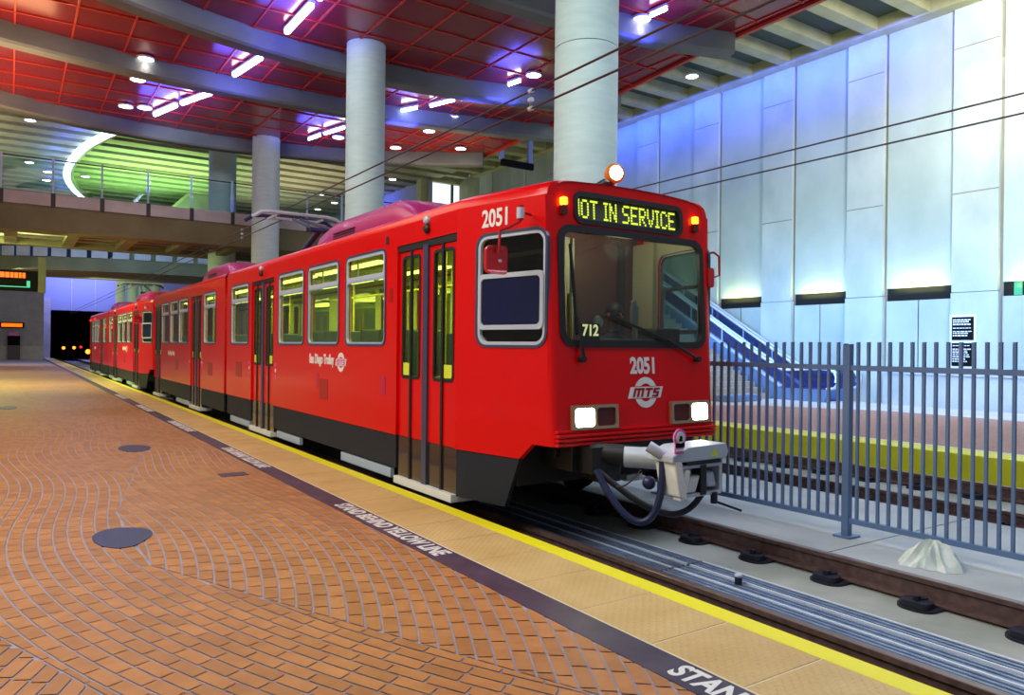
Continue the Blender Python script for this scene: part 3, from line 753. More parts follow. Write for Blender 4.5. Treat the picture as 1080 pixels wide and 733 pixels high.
# driver seat
part(MB().box(XC + .22, XC + .72, CY0 + .72, CY0 + 1.1, 1.18, 1.27).box(XC + .26, XC + .68, CY0 + 1.16, CY0 + 1.24, 1.3, 1.95).box(XC + .40, XC + .54, CY0 + .88, CY0 + 1.0, .92, 1.2), 'driver_seat', 'dash_grey', bevel=.03)
# underframe, bogies, coupler
part(MB().box(XC - 1.1, XC + 1.1, CY0 + .5, CY0 + CL - .5, .45, .86), 'underframe', 'black_matte')
part(MB().box(XC - .8, XC + .8, CY0 + .06, CY0 + .6, .62, .86).cyl((XC - .85, CY0 + .3, .78), (XC - .6, CY0 + .3, .78), .06, 12).cyl((XC - .8, CY0 + .12, .82), (XC - .3, CY0 + .12, .82), .03, 8).box(XC - .5, XC - .25, CY0 + .0, CY0 + .3, .5, .85).cyl((XC - .45, CY0 - .05, .70), (XC - .45, CY0 + .3, .70), .11, 14), 'end_frame', 'black_rubber', bevel=.01)
for bs in (2.9, 10.9, 18.8):
    bo = part(MB().box(XC - .72, XC - .6, CY0 + bs - 1.2, CY0 + bs + 1.2, .3, .5).box(XC + .6, XC + .72, CY0 + bs - 1.2, CY0 + bs + 1.2, .3, .5).box(XC - .72, XC + .72, CY0 + bs - .25, CY0 + bs + .25, .32, .55), 'bogie', 'black_matte')
    for dy in (-.9, .9):
        for wx in (-.80, .85):
            part(MB().lathe([(.30, -.05), (.33, -.04), (.33, .05), (.36, .055), (.36, .08), (.1, .09)][::1], (XC + wx + .0, CY0 + bs + dy, .345), (1 if wx < 0 else -1, 0, 0), 24), 'wheel', 'fastener', bo, smooth=30)
yf = 4.62
cp = part(MB().tube([(XC - .62, 5.35, .80), (XC - .35, 5.05, .78), (XC - .2, 4.85, .77)], [.10, .095, .09], 14).box(XC - .72, XC - .4, 5.2, 5.5, .62, .86), 'coupler', 'black_rubber', smooth=40)
part(MB().tube([(XC - .42, 5.10, .775), (XC - .22, 4.88, .77)], .098, 14), 'drawbar_sleeve', 'coupler_paint', cp, smooth=40)
hd = MB().plate(rr(4.80, 5.30, .48, .76, .02, 2), [rr(4.84, 5.04, .51, .73, .02, 2), rr(5.08, 5.27, .51, .73, .02, 2)], lambda u, v, w: (u, 4.50 + w, v), .26)
part(hd, 'coupler_head', 'coupler_paint', cp)
part(MB().box(4.82, 5.29, 4.66, 4.76, .5, .74), 'head_back', 'lamp_bezel', cp)
part(MB().box(5.02, 5.09, 4.49, 4.6, .49, .75), 'head_web', 'black_rubber', cp)
part(MB().obox((4.93, 4.6, .59), (.07, 0, 0), (0, .1, 0), (.03, 0, .075)), 'coupler_cone', 'white_paint', cp, bevel=.02)
part(MB().obox((5.18, 4.62, .61), (.06, 0, 0), (0, .1, 0), (-.02, 0, .07)), 'coupler_cup', 'alloy', cp, bevel=.02)
part(MB().obox((4.72, 4.56, .66), (.05, 0, -.02), (0, .12, 0), (-.035, 0, .17)).obox((4.79, 4.50, .60), (.035, 0, 0), (0, .05, 0), (.03, 0, .13)), 'latch_arm', 'white_paint', cp, bevel=.015)
lid = MB().plate([(4.62, .80), (5.29, .805), (5.32, .86), (5.29, .935), (4.80, .925), (4.62, .86)], [], lambda u, v, w: (u, 4.44 + w, v), .30)
part(lid, 'coupler_lid', 'coupler_paint', cp, bevel=.012)
part(MB().add([(5.08, 4.436, .83), (5.18, 4.436, .83), (5.13, 4.436, .905)], [(0, 1, 2)]), 'warning_triangle', 'sticker_yellow', cp)
part(MB().box(4.85, 5.27, 4.50, 4.72, .755, .81), 'contact_strip', 'black_rubber', cp)
part(MB().cyl((5.2, 4.5, .50), (5.2, 4.5, .40), .03, 10).bar((5.2, 4.5, .42), (5.5, 4.45, .31), .03, .02), 'release_handle', 'fastener', cp)
part(MB().tube([(4.55, 4.66, .93), (4.58, 4.62, .90), (4.66, 4.6, .85)], .05, 12), 'air_pipe', 'coupler_paint', cp, smooth=40)
bt = part(MB().plate(circ(4.68, 1.02, .072, 20) , [], lambda u, v, w: (u, 4.42 + w, v), .012).plate([(4.63, .88), (4.735, .88), (4.735, .98), (4.63, .98)], [], lambda u, v, w: (u, 4.425 + w, v), .012), 'warning_tag', 'magenta', cp)
part(MB().plate(circ(4.68, 1.02, .05, 16), [], lambda u, v, w: (u, 4.412 + w, v), .006).plate([(4.64, .905), (4.725, .905), (4.725, .925), (4.64, .925)], [], lambda u, v, w: (u, 4.415 + w, v), .006), 'tag_symbol', 'sign_white', CT)
part(MB().plate(circ(4.68, 1.02, .016, 10), [], lambda u, v, w: (u, 4.406 + w, v), .004).plate([(4.655, .99), (4.70, .99), (4.69, 1.01), (4.66, 1.01)], [], lambda u, v, w: (u, 4.406 + w, v), .004).plate([(4.63, .935), (4.735, .935), (4.735, .975), (4.63, .975)], [], lambda u, v, w: (u, 4.418 + w, v), .006), 'tag_mark', 'sign_black', CT)
def bez(p, n=16):
    p = [Vector(q) for q in p]; out = []
    for i in range(n + 1):
        t = i / n; q = p[:]
        while len(q) > 1: q = [q[j] * (1 - t) + q[j + 1] * t for j in range(len(q) - 1)]
        out.append(q[0])
    return out
part(MB().tube(bez([(4.66, 4.6, .82), (4.70, 4.6, .1), (4.45, 4.8, .1), (4.35, 5.1, .68)]), .032, 10), 'hose', 'blue_arm', smooth=40)
part(MB().tube(bez([(5.18, 4.6, .5), (4.95, 4.6, .22), (4.75, 4.7, .22), (4.38, 5.1, .66)]), .028, 10), 'hose', 'black_rubber', smooth=40)
part(MB().tube(bez([(4.60, 4.8, .70), (4.50, 4.9, .5), (4.46, 5.0, .55)]), .008, 6), 'hose', 'black_rubber', smooth=40)
part(MB().sphere((4.62, 4.72, .60), .06, 12, 8), 'air_valve', 'blue_arm', cp, smooth=40)
# roof pods and pantograph
def pod(s0, s1):
    rows = []
    for s in (s0, s0 + .02, s0 + .5, s0 + .9, s1 - .75, s1 - .25, s1 - .02, s1):
        k = 0 if s in (s0, s1) else .18 if s in (s0 + .02, s1 - .02) else .72 if s in (s0 + .5, s1 - .25) else 1
        h = .50 * k; w = .74
        rows.append([(XC + a * w, CY0 + s, 3.30 + .02 + h * b) for a, b in ((-1, -.3), (-1, .4), (-.95, .75), (-.8, .95), (-.5, 1.0), (0, 1.02), (.5, 1.), (.8, .95), (.95, .75), (1, .4), (1, -.3))])
    pdx = part(MB().grid(rows), 'roof_pod', 'pod_blue_lit', smooth=40)
    for i in range(4):
        part(MB().box(XC - .75, XC - .735, CY0 + s1 - 1.9, CY0 + s1 - 1.0, 3.42 + .045 * i, 3.44 + .045 * i), 'vent_slot', 'black_rubber', pdx)
    part(MB().box(XC - .752, XC - .735, CY0 + s0 + .3, CY0 + s1 - .4, 3.345, 3.355), 'pod_seam', 'black_rubber', pdx)
pod(3.3, 7.4); pod(13.2, 16.6)
pn = part(MB().box(XC - .6, XC + .6, 15.0, 16.8, 3.36, 3.42).cyl((XC - .5, 15.1, 3.32), (XC - .5, 15.1, 3.42), .07, 10).cyl((XC + .5, 15.1, 3.32), (XC + .5, 15.1, 3.42), .07, 10).cyl((XC - .5, 16.7, 3.32), (XC - .5, 16.7, 3.42), .07, 10).box(XC - .4, XC + .1, 15.8, 16.9, 3.42, 3.56), 'pantograph', 'post_blue')
part(MB().tube([(XC - .1, 15.9, 3.45), (XC - .1, 14.2, 4.0)], .06, 10).tube([(XC + .1, 15.7, 3.45), (XC + .1, 14.2, 4.0)], .03, 8).cyl((XC - .3, 14.2, 4.0), (XC + .3, 14.2, 4.0), .05, 10), 'lower_arm', 'blue_arm', pn, smooth=40)
part(MB().tube([(XC - .22, 14.2, 4.02), (XC - .08, 15.9, 4.45)], .035, 8).tube([(XC + .22, 14.2, 4.02), (XC + .08, 15.9, 4.45)], .035, 8), 'upper_arm', 'post_blue', pn, smooth=40)
for yy, mt in ((15.75, 'alloy'), (16.35, 'blue_arm')):
    part(MB().tube([(XC - .98, yy, 4.39), (XC - .80, yy, 4.51), (XC - .6, yy, 4.535), (XC + .6, yy, 4.535), (XC + .8, yy, 4.51), (XC + .98, yy, 4.39)], .04, 8), 'contact_strip', mt, pn, smooth=40)
part(MB().bar((XC - .5, 15.75, 4.47), (XC - .5, 16.35, 4.47), .04, .04).bar((XC + .5, 15.75, 4.47), (XC + .5, 16.35, 4.47), .04, .04).bar((XC - .5, 16.05, 4.46), (XC + .5, 16.05, 4.46), .05, .05), 'head_frame', 'alloy', pn)

# driver: one continuous skinned body
def person():
    root = thing('person', (XC + .48, CY0 + .95, 1.32), 'person in a dark jacket seated at the controls behind the tram windshield', 'person')
    ox, oy, oz = XC + .48, CY0 + .95, 1.40
    J = [((0, 0, 0), .15), ((0, .03, .2), .14), ((0, .03, .40), .155), ((0, .02, .53), .07), ((0, 0, .60), .055), ((0, -.015, .67), .085), ((0, -.02, .76), .09), ((0, -.01, .83), .06),
         ((-.17, .03, .46), .065), ((-.24, -.05, .26), .048), ((-.20, -.28, .24), .036), ((.17, .03, .46), .065), ((.24, -.05, .26), .048), ((.20, -.28, .24), .036),
         ((-.1, -.06, -.02), .095), ((-.12, -.42, .0), .07), ((-.12, -.45, -.38), .05), ((-.12, -.55, -.44), .04), ((.1, -.06, -.02), .095), ((.12, -.42, .0), .07), ((.12, -.45, -.38), .05), ((.12, -.55, -.44), .04)]
    E = [(0, 1), (1, 2), (2, 3), (3, 4), (4, 5), (5, 6), (6, 7), (2, 8), (8, 9), (9, 10), (2, 11), (11, 12), (12, 13), (0, 14), (14, 15), (15, 16), (16, 17), (0, 18), (18, 19), (19, 20), (20, 21)]
    # fingers grown from the wrists
    for w, sx in ((10, -1), (13, 1)):
        b, _ = J[w]
        J.append(((b[0] - sx * .01, b[1] - .07, b[2] - .005), .03)); palm = len(J) - 1; E.append((w, palm))
        for k, (dx, ln) in enumerate(((-.03, .055), (-.01, .07), (.01, .068), (.03, .05))):
            q = J[palm][0]
            J.append(((q[0] + dx, q[1] - ln * .7, q[2] - .005), .010)); E.append((palm, len(J) - 1)); J.append(((q[0] + dx, q[1] - ln, q[2] - .035), .008)); E.append((len(J) - 2, len(J) - 1))
        q = J[palm][0]; J.append(((q[0] - sx * .05, q[1] + .01, q[2] - .01), .011)); E.append((palm, len(J) - 1)); J.append(((q[0] - sx * .055, q[1] - .03, q[2] - .02), .009)); E.append((len(J) - 2, len(J) - 1))
    me = bpy.data.meshes.new('body'); me.from_pydata([(ox + p[0], oy + p[1], oz + p[2]) for p, r in J], E, [])
    o = bpy.data.objects.new('body', me); COL.objects.link(o)
    sk = o.modifiers.new('skin', 'SKIN'); sk.use_smooth_shade = True
    for i, (p, r) in enumerate(J): me.skin_vertices[0].data[i].radius = (r, r); me.skin_vertices[0].data[i].use_root = (i == 0)
    ss = o.modifiers.new('sub', 'SUBSURF'); ss.levels = 2; ss.render_levels = 2
    bpy.context.view_layer.update()
    m2 = bpy.data.meshes.new_from_object(o.evaluated_get(bpy.context.evaluated_depsgraph_get())); bpy.data.objects.remove(o)
    m2.materials.clear(); m2.materials.append(MATS['jacket']); m2.materials.append(MATS['skin'])
    for p in m2.polygons:
        c = p.center; rz = c.z - oz; ry = c.y - oy
        p.material_index = 1 if (rz > .55 or (ry < -.285 and rz > .1)) else 0
        p.use_smooth = True
    o = bpy.data.objects.new('body', m2); COL.objects.link(o); attach(o, root)
    hx, hy, hz = ox, oy - .02, oz + .73
    h = MB()
    h.grid([[(hx + .098 * math.sin(t) * math.cos(a), hy + .015 + .112 * math.sin(t) * math.sin(a), hz + .03 + .118 * math.cos(t)) for a in [2 * PI * i / 20 for i in range(21)]] for t in [PI * .5 * j / 8 for j in range(9)]])
    h.build('hair', 'hair', root, smooth=60)
    MB().tube([(hx, hy - .085, hz + .01), (hx, hy - .115, hz - .03), (hx, hy - .09, hz - .04)], [.012, .018, .012], 8).build('nose', 'skin', root, smooth=60)
    for sx in (-1, 1):
        MB().sphere((hx + sx * .036, hy - .085, hz + .005), .012, 8, 6).build('eye', 'black_matte', root, smooth=60)
        MB().sphere((hx + sx * .095, hy, hz - .01), (.012, .022, .034), 8, 6).build('ear', 'skin', root, smooth=60)
    MB().box(hx - .028, hx + .028, hy - .093, hy - .083, hz - .075, hz - .066).build('mouth', 'red_dark', root)
person()

# second car: a copy of the first without its numbers
c2 = copy_tree(CT, skip=('front_number', 'side_number', 'route_number', 'coupler', 'hose', 'tag_symbol', 'tag_mark', 'wiper'))
c2.location = CT.location + Vector((0, CL + .8, 0))
for s_ in (17.2, 19.6):
    y_ = c2.location.y - CL / 2 + s_; o_ = MB().box(XC - HW - .03, XC - HW + .01, y_, y_ + .9, 2.96, 3.06).build('red_marker', 'e_red', c2)
tag(c2, 'trailing red tram car coupled behind the leading one, half lost in the distance', 'tram')

# ------------------------------------------------------------------ columns
def column(x, y, r, z0, z1, label, joint=None):
    t = thing('concrete_column', (x, y, z0), label, 'column', 'round concrete columns')
    zs = [z0] + ([joint] if joint else []) + [z1]
    for i in range(len(zs) - 1):
        MB().cyl((x, y, zs[i] + (.012 if i else 0)), (x, y, zs[i + 1]), r, 48).build('drum', 'concrete_column', t, smooth=40)
    if joint: MB().cyl((x, y, joint - .001), (x, y, joint + .013), r - .012, 48).build('joint_ring', 'mullion', t, smooth=40)
column(7.53, 9.19, .5, -.05, 9.6, 'large round concrete column rising behind the tram cab, nearest of the row', 6.45)
column(7.67, 18.4, .5, -.05, 9.6, 'round concrete column behind the roof pod of the leading tram, second of the row', None)
column(8.05, 28.9, .5, -.05, 9.6, 'round concrete column at the end of the footbridge, third of the row', None)
column(7.75, 34.6, .57, -.05, 11.3, 'pale round column passing through the footbridge, just left of the third column')
column(10.1, 54, .3, 6.2, 11.3, 'small green lit column standing on the upper concourse')
for i, (x, r) in enumerate(((6.56, .32), (7.3, .36), (8.05, .36), (8.8, .36))):
    column(x, 60, r, -.2, 7.4, ['brownish far column under the footbridge, leftmost of four beside the tunnel mouth', 'pale far column under the footbridge, second of four from the left', 'pale far column under the footbridge, third of four from the left', 'pale far column under the footbridge, rightmost of four'][i])
column(10.7, 47.8, .5, -.2, 5.46, 'blue lit column under the footbridge behind the roof of the trailing tram')

# ------------------------------------------------------------------ red canopy and beams
ZR = 9.6
EDGE = [(14.7, 6.), (14.9, 10.1), (15.0, 13.3), (15.4, 17.3), (15.9, 23.4), (16.1, 26.3)]
def back(x): return 29.8 - .036 * (x - 5.5) ** 2
outl = [(-9, -6), (14.6, -6)] + EDGE + [(16.1 - i * 1.2, back(16.1 - i * 1.2)) for i in range(0, 22)]
m = MB(); m.plate(outl, [], lambda u, v, w: (u, v, ZR + w), .12); 
m.mat(1)
def inside(x, y): return y < back(x) - .1 and x < (14.6 + max(0, (y - 6)) * .07)
x = -8.5
while x < 16.5:
    yy1 = back(x) - .1; yy0 = -6
    while not inside(x, yy0) and yy0 < 28: yy0 += .5
    if yy0 < yy1: m.box(x - .02, x + .02, yy0, yy1, ZR - .03, ZR)
    x += 1.22
y = -5.5
while y < 29.5:
    xs = [k * .25 for k in range(-36, 68) if inside(k * .25, y)]
    if xs: m.box(xs[0], xs[-1], y - .02, y + .02, ZR - .03, ZR)
    y += 1.22
struct(m.build('ceiling_red_canopy', ['panel_red', 'rib_red']))
m = MB(); 
for p, q in zip(EDGE[:-1], EDGE[1:]): m.bar((p[0], p[1], ZR + .03), (q[0], q[1], ZR + .03), .1, .22)
struct(m.build('trim_6', 'rib_red'))
def beam(xc, yc, k, x0, x1, label):
    rows = []; n = 28
    for i in range(n + 1):
        x = x0 + (x1 - x0) * i / n; y = yc - k * (x - xc) ** 2
        dy = -2 * k * (x - xc); L_ = math.hypot(1, dy); nx, ny = -dy / L_, 1 / L_
        w = .26
        rows.append([(x - nx * w, y - ny * w, 9.62), (x - nx * w, y - ny * w, 9.16), (x - nx * (w - .06), y - ny * (w - .06), 9.1), (x + nx * (w - .06), y + ny * (w - .06), 9.1), (x + nx * w, y + ny * w, 9.16), (x + nx * w, y + ny * w, 9.62)])
    mb = MB(); mb.grid(rows); mb.add(rows[0], [tuple(range(6))]); mb.add(rows[-1], [tuple(range(6))])
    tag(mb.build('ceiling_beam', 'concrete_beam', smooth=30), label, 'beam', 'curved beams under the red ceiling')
beam(9, 13.6, .03, -9, 14.9, 'curved grey beam under the red ceiling, nearest the viewer, cut by the top of the picture')
beam(8, 19.5, .033, -9, 15.7, 'curved grey beam under the red ceiling that meets the second column')
beam(6, 23.05, .018, -9, 16.07, 'slender curved grey beam under the red ceiling, between the second and third columns')
beam(5.5, 29.8, .036, -9, 15.9, 'curved grey beam along the far edge of the red ceiling at the third column')
beam(9, 9.2, .03, -9, 14.7, 'curved beam above the nearest column, out of sight over the picture')

# plank ceiling: boards across the hall with dark recesses
ZC = 11.3
m = MB(); m.box(-9, 21.8, -6, 62, ZC + .35, ZC + .5)
m.mat(1); y = -5.6; 
while y < 60:
    m.box(-9, 21.4, y, y + .42, ZC - .02, ZC + .36); y += 1.5
m.mat(1).box(21.25, 21.8, -6, 36, ZC - .06, ZC + .36)
struct(m.build('ceiling_planks', ['recess', 'board']))
m = MB(); y = 30.4
while y < 56:
    m.box(-9, 20., y, y + .85, ZC - .06, ZC - .02); y += 1.5
struct(m.build('ceiling_concourse', 'board'))

# ------------------------------------------------------------------ walls
WX = 21.7
m = MB(); pl = [-5.95 + 3.15 * k + .0 for k in range(-0, 14)]
base = 9.22
g = [base + 3.15 * k for k in range(-5, 9)]
m.box(WX + .12, WX + .4, -6.6, 36.2, -.5, 11.6)
for k, gy in enumerate(g):
    a, b = gy + .03, gy + 1.2
    m.mat(1).box(WX - .06, WX + .14, a, b, 3.42, 11.5)
    m.mat(1).box(WX - .10, WX + .14, a - .03, b, -.5, 3.40)
    c, d = b, gy + 3.15 - .06
    m.mat(0).box(WX + .02, WX + .14, c, d, 3.64, 11.5)
    m.mat(0).box(WX + .02, WX + .14, c, (c + d) / 2 - .02, -.5, 3.26); m.mat(0).box(WX + .02, WX + .14, (c + d) / 2 + .02, d, -.5, 3.26)
    m.mat(2).box(WX + .08, WX + .13, c, d, 3.2, 3.68)
    m.mat(3).box(WX + .06, WX + .13, d, gy + 3.15 + .03, -.5, 11.5)
    # board-mark joints on the pilasters
    m.mat(3).box(WX - .064, WX - .05, a, b, 10.12, 10.145); m.mat(3).box(WX - .064, WX - .05, a, b, 6.12, 6.15)
struct(m.build('wall_right', ['concrete_wall', 'concrete_pilaster', 'slot_black', 'concrete_dark']))
m = MB(); m.box(21.35, 21.62, -6, 12.2, .2, 1.12); m.mat(0).box(21.3, 21.66, -6, 12.2, 1.12, 1.2); struct(m.build('wall_low', 'concrete_slab'))
m = MB(); m.box(-9.4, -9, -6, 90, -.5, 11.6); struct(m.build('wall_left', 'concrete_wall'))
# far end wall with the tunnel mouth
m = MB(); m.plate([(-9, -.5), (30, -.5), (30, 12), (-9, 12)], [[(3.4, -.49), (12.0, -.49), (12.0, 5.0), (3.4, 5.0)]], lambda u, v, w: (u, 88 + w, v), .6)
m.mat(1)
for x in (5.2, 7.3, 9.4): m.box(x - .06, x + .06, 87.95, 88, 5.0, 12)
m.box(2.6, 3.4, 87.8, 88, -.5, 6.2)
struct(m.build('wall_back', ['back_wall_blue', 'curb_panel']))
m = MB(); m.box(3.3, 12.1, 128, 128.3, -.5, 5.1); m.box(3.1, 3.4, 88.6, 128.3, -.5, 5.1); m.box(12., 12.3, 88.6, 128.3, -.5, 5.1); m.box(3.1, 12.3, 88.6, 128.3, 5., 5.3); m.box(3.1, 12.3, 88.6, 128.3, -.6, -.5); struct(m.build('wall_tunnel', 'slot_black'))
m = MB(); m.box(-9, 20., 56, 56.4, 6.0, 11.8); struct(m.build('wall_concourse', 'navy'))
# right rear recess with the bright window
m = MB(); m.plate([(19.2, 5), (25, 5), (25, 11.6), (19.2, 11.6)], [[(19.95, 7.), (22.9, 7.), (22.9, 11.2), (19.95, 11.2)]], lambda u, v, w: (u, 38 + w, v), .5); m.box(21.7, 22.4, 35.4, 38, 5, 11.4)
struct(m.build('wall_rear_right', 'board'))
m = MB(); m.box(19.6, 19.9, 37.9, 56, 5, 11.3); struct(m.build('wall_blue_side', 'back_wall_blue'))
m = MB(); m.box(19.95, 22.9, 38.3, 38.34, 7, 11.2); m.mat(1)
for x in (21.35,): m.box(x - .06, x + .06, 38.15, 38.3, 7, 11.2)
m.box(19.95, 22.9, 38.15, 38.3, 9.7, 9.8)
struct(m.build('window_1', ['e_window', 'mullion']))

# wall sign
t = thing('wall_sign', (21.58, 10.08, 1.39), 'black two part notice board with white writing fixed to the pale wall', 'sign')
MB().box(21.575, 21.60, 9.74, 10.42, 1.32, 2.80).build('backboard', 'sign_white', t)
for z0, z1 in ((1.39, 2.02), (2.10, 2.73)):
    p = MB().box(21.56, 21.576, 9.80, 10.36, z0, z1).build('sign_panel', 'sign_black', t)
    rnd = random.Random(int(z0 * 100)); z = z1 - .06
    while z > z0 + .05:
        q = MB(); yy = 10.33; hgt = rnd.choice((.022, .03, .04))
        while yy > 9.86 + rnd.random() * .15:
            w = rnd.uniform(.03, .09); q.box(21.556, 21.561, yy - w, yy, z - hgt, z); yy -= w + .018
        z -= hgt + rnd.choice((.02, .03, .07))
        q.build('writing_row', 'sign_white', p)
tag(MB().box(WX + .03, WX + .09, 8.72, 8.9, 3.28, 3.62).build('exit_light', 'e_green'), 'small green light in the black wall slot at the right picture edge', 'light')

# ------------------------------------------------------------------ stairs and escalator on the far platform
t = thing('staircase', (17.8, 15.1, .23), 'concrete staircase rising beside the escalator on the far platform', 'stairs')
m = MB(); n = 26
for k in range(n): m.box(15.9, 20.0, 15.1 + .29 * k, 15.1 + .29 * (k + 1) + .02, .2 + .175 * k, .23 + .175 * (k + 1))
m.build('steps', 'stair', t)
MB().box(15.7, 15.9, 15.1, 22.7, .2, 1.0).build('side_curb', 'concrete_dark', t)
MB().tube([(15.8, 14.8, 1.15), (15.8, 15.1, 1.2), (15.8, 22.7, 5.7)], .03, 8).build('handrail', 'alloy', t, smooth=40)
m = MB().box(17.4, 18.9, 14.55, 15.0, .23, .42); tag(m.build('bench', 'steel_blue', bevel=.02), 'low blue grey bench at the foot of the stairs', 'bench')
t = thing('escalator', (20.75, 13.1, .23), 'escalator with two steel balustrades rising along the pale far wall', 'escalator')
TA = math.tan(math.radians(30)); Y1 = 14.8; Y2 = 26
def prof(y): return .23 + max(0, (y - Y1)) * TA
for i, x in enumerate((20.2, 21.3)):
    sk = MB().plate([(13.3, .23), (Y1, .23), (Y1 + .3, .23), (Y2, prof(Y2) - .6), (Y2, prof(Y2) + .30), (Y1, .60), (13.1, .60)], [], lambda u, v, w: (x - .08 + w, u, v), .16)
    s_ = sk.build('skirt_panel', 'steel_blue', t)
    gl = MB().plate([(13.15, .60), (Y1, .60), (Y2, prof(Y2) + .30), (Y2, prof(Y2) + 1.02), (Y1 - .1, 1.17), (13.2, 1.17), (13.0, 1.05), (12.95, .85), (13.0, .7)], [], lambda u, v, w: (x - .01 + w, u, v), .02)
    gl.build('balustrade_panel', 'glass_esc', t)
    hr = [(x, 13.25, .62), (x, 13.0, .66), (x, 12.88, .80), (x, 12.86, .95), (x, 12.92, 1.10), (x, 13.08, 1.20), (x, 13.3, 1.22), (x, Y1 - .15, 1.22), (x, Y1 + .2, 1.33), (x, Y2, prof(Y2) + 1.08)]
    MB().tube(hr, .045, 10).build('handrail', 'alloy', t, smooth=40)
    MB().tube([(x, p[1] + (.07 if k < 7 else 0), p[2] - .06 if k > 4 else p[2] + .03) for k, p in enumerate(hr[2:])], .05, 8).build('newel_white_tube', 'sign_white', t, smooth=40)  # plain white tube that follows the handrail
    MB().bar((x, Y1, .64), (x, Y2, prof(Y2) + .34), .2, .06).build('deck_strip', 'alloy', t)
    for k, yy in enumerate((16.0, 17.2, 18.6, 20.)):
        MB().bar((x, yy, prof(yy) + .34), (x, yy, prof(yy) + 1.04), .03, .05).build('panel_joint', 'alloy', t)
m = MB()
for k in range(30): m.box(20.3, 21.2, 13.5 + .4 * k, 13.5 + .4 * (k + 1), .1 + max(0, (k - 3)) * .23 , .25 + max(0, (k - 3)) * .23)
m.build('steps', 'fastener', t)

# ------------------------------------------------------------------ footbridge / concourse
BY = 30.
t = thing('footbridge', (-.5, BY, 5.5), 'dark concrete footbridge crossing the hall with a glass railing on top', 'bridge')
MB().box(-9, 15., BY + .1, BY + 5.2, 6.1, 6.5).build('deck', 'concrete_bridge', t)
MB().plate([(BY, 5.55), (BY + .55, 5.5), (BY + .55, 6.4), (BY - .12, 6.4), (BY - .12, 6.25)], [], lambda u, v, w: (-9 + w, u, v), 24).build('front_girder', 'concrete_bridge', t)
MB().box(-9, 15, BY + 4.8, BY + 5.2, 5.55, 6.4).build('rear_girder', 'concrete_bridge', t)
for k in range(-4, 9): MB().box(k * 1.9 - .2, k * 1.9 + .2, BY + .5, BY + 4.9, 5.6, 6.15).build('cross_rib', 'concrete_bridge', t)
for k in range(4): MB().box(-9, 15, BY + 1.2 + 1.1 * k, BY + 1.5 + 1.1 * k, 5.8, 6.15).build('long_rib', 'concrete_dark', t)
x = -1.75; px = 1.47
while x < 15:
    MB().box(x + .06, x + px - .06, BY - .18, BY + .1, 6.38, 6.8).build('curb_panel', 'curb_panel', t)
    MB().box(x - .07, x + .07, BY - .19, BY + .1, 6.36, 6.82).build('mullion', 'mullion', t)
    MB().box(x - .03, x + .03, BY - .06, BY, 6.8, 8.05).build('railing_post', 'alloy_blue', t)
    MB().box(x + .05, x + px - .05, BY - .04, BY - .02, 6.85, 7.9).build('glass_panel', 'glass_rail', t)
    x += px
MB().tube([(-9, BY - .03, 7.98), (15, BY - .03, 7.98)], .025, 8).build('top_rail', 'mullion', t)
# second, curved gallery behind
t = thing('curved_gallery', (4, 43, 5.2), 'second gallery behind the footbridge, its curved front lined with blue lit panels', 'gallery')
def arcg(r, a): return (8.5 + r * math.cos(a), 49.4 - .5 * r * math.sin(a))
A = [PI * (.02 + .96 * i / 30) for i in range(31)]
MB().plate([arcg(10.5, a) for a in A] + [], [], lambda u, v, w: (u, v, 5.5 + w), .69).build('slab', 'concrete_bridge', t)
for i in range(30):
    p, q = arcg(10.55, A[i] + .012), arcg(10.55, A[i + 1] - .012)
    MB().bar((p[0], p[1], 6.45), (q[0], q[1], 6.45), .12, .5).build('curb_panel', 'curb_panel', t)
m = MB(); m.box(-9, 20, 49.4, 56, 5.9, 6.2); struct(m.build('floor_concourse', 'concrete_bridge'))
# inclined stair slab on the concourse
t = thing('stair_flight', (5.9, 50, 6.2), 'inclined brown concrete stair flight on the upper concourse', 'stairs')
MB().plate([(4.57, 6.2), (10.57, 6.2), (11.8, 11.2), (9.36, 11.2)], [], lambda u, v, w: (u, 50.4 + w, v), 1.4).build('flight_slab', 'concrete_dark', t)
MB().plate([(4.37, 6.2), (4.59, 6.2), (9.38, 11.2), (9.16, 11.2)], [], lambda u, v, w: (u, 50.28 + w, v), .12).build('stair_nosing', 'board', t)

# blue ring cove
ring = [(4.3, 35.7), (3.7, 36.9), (3.29, 38.5), (2.88, 40.5), (2.6, 43.1), (2.49, 45.6), (2.55, 48.2), (2.85, 50.6), (3.42, 53.3), (4.1, 55.5)]
t = thing('ring_light', (2.5, 45.6, 11.2), 'glowing blue white curved cove light over the footbridge', 'light')
fine = []
for i in range(len(ring) - 1):
    p0 = ring[max(i - 1, 0)]; p1, p2 = ring[i], ring[i + 1]; p3 = ring[min(i + 2, len(ring) - 1)]
    for j in range(4):
        s_ = j / 4
        fine.append(tuple(.5 * ((2 * p1[c]) + (-p0[c] + p2[c]) * s_ + (2 * p0[c] - 5 * p1[c] + 4 * p2[c] - p3[c]) * s_ ** 2 + (-p0[c] + 3 * p1[c] - 3 * p2[c] + p3[c]) * s_ ** 3) for c in (0, 1)))
fine.append(ring[-1])
MB().tube([(a, b, 11.0) for a, b in fine], .17, 10).build('tube', 'e_ring', t, smooth=60)
MB().grid([[(a + .18, b, 11.22), (a + .30, b, 11.22), (a + .30, b, 10.92), (a + .18, b, 10.92), (a + .18, b, 11.22)] for a, b in fine]).build('cove_edge', 'board', t)

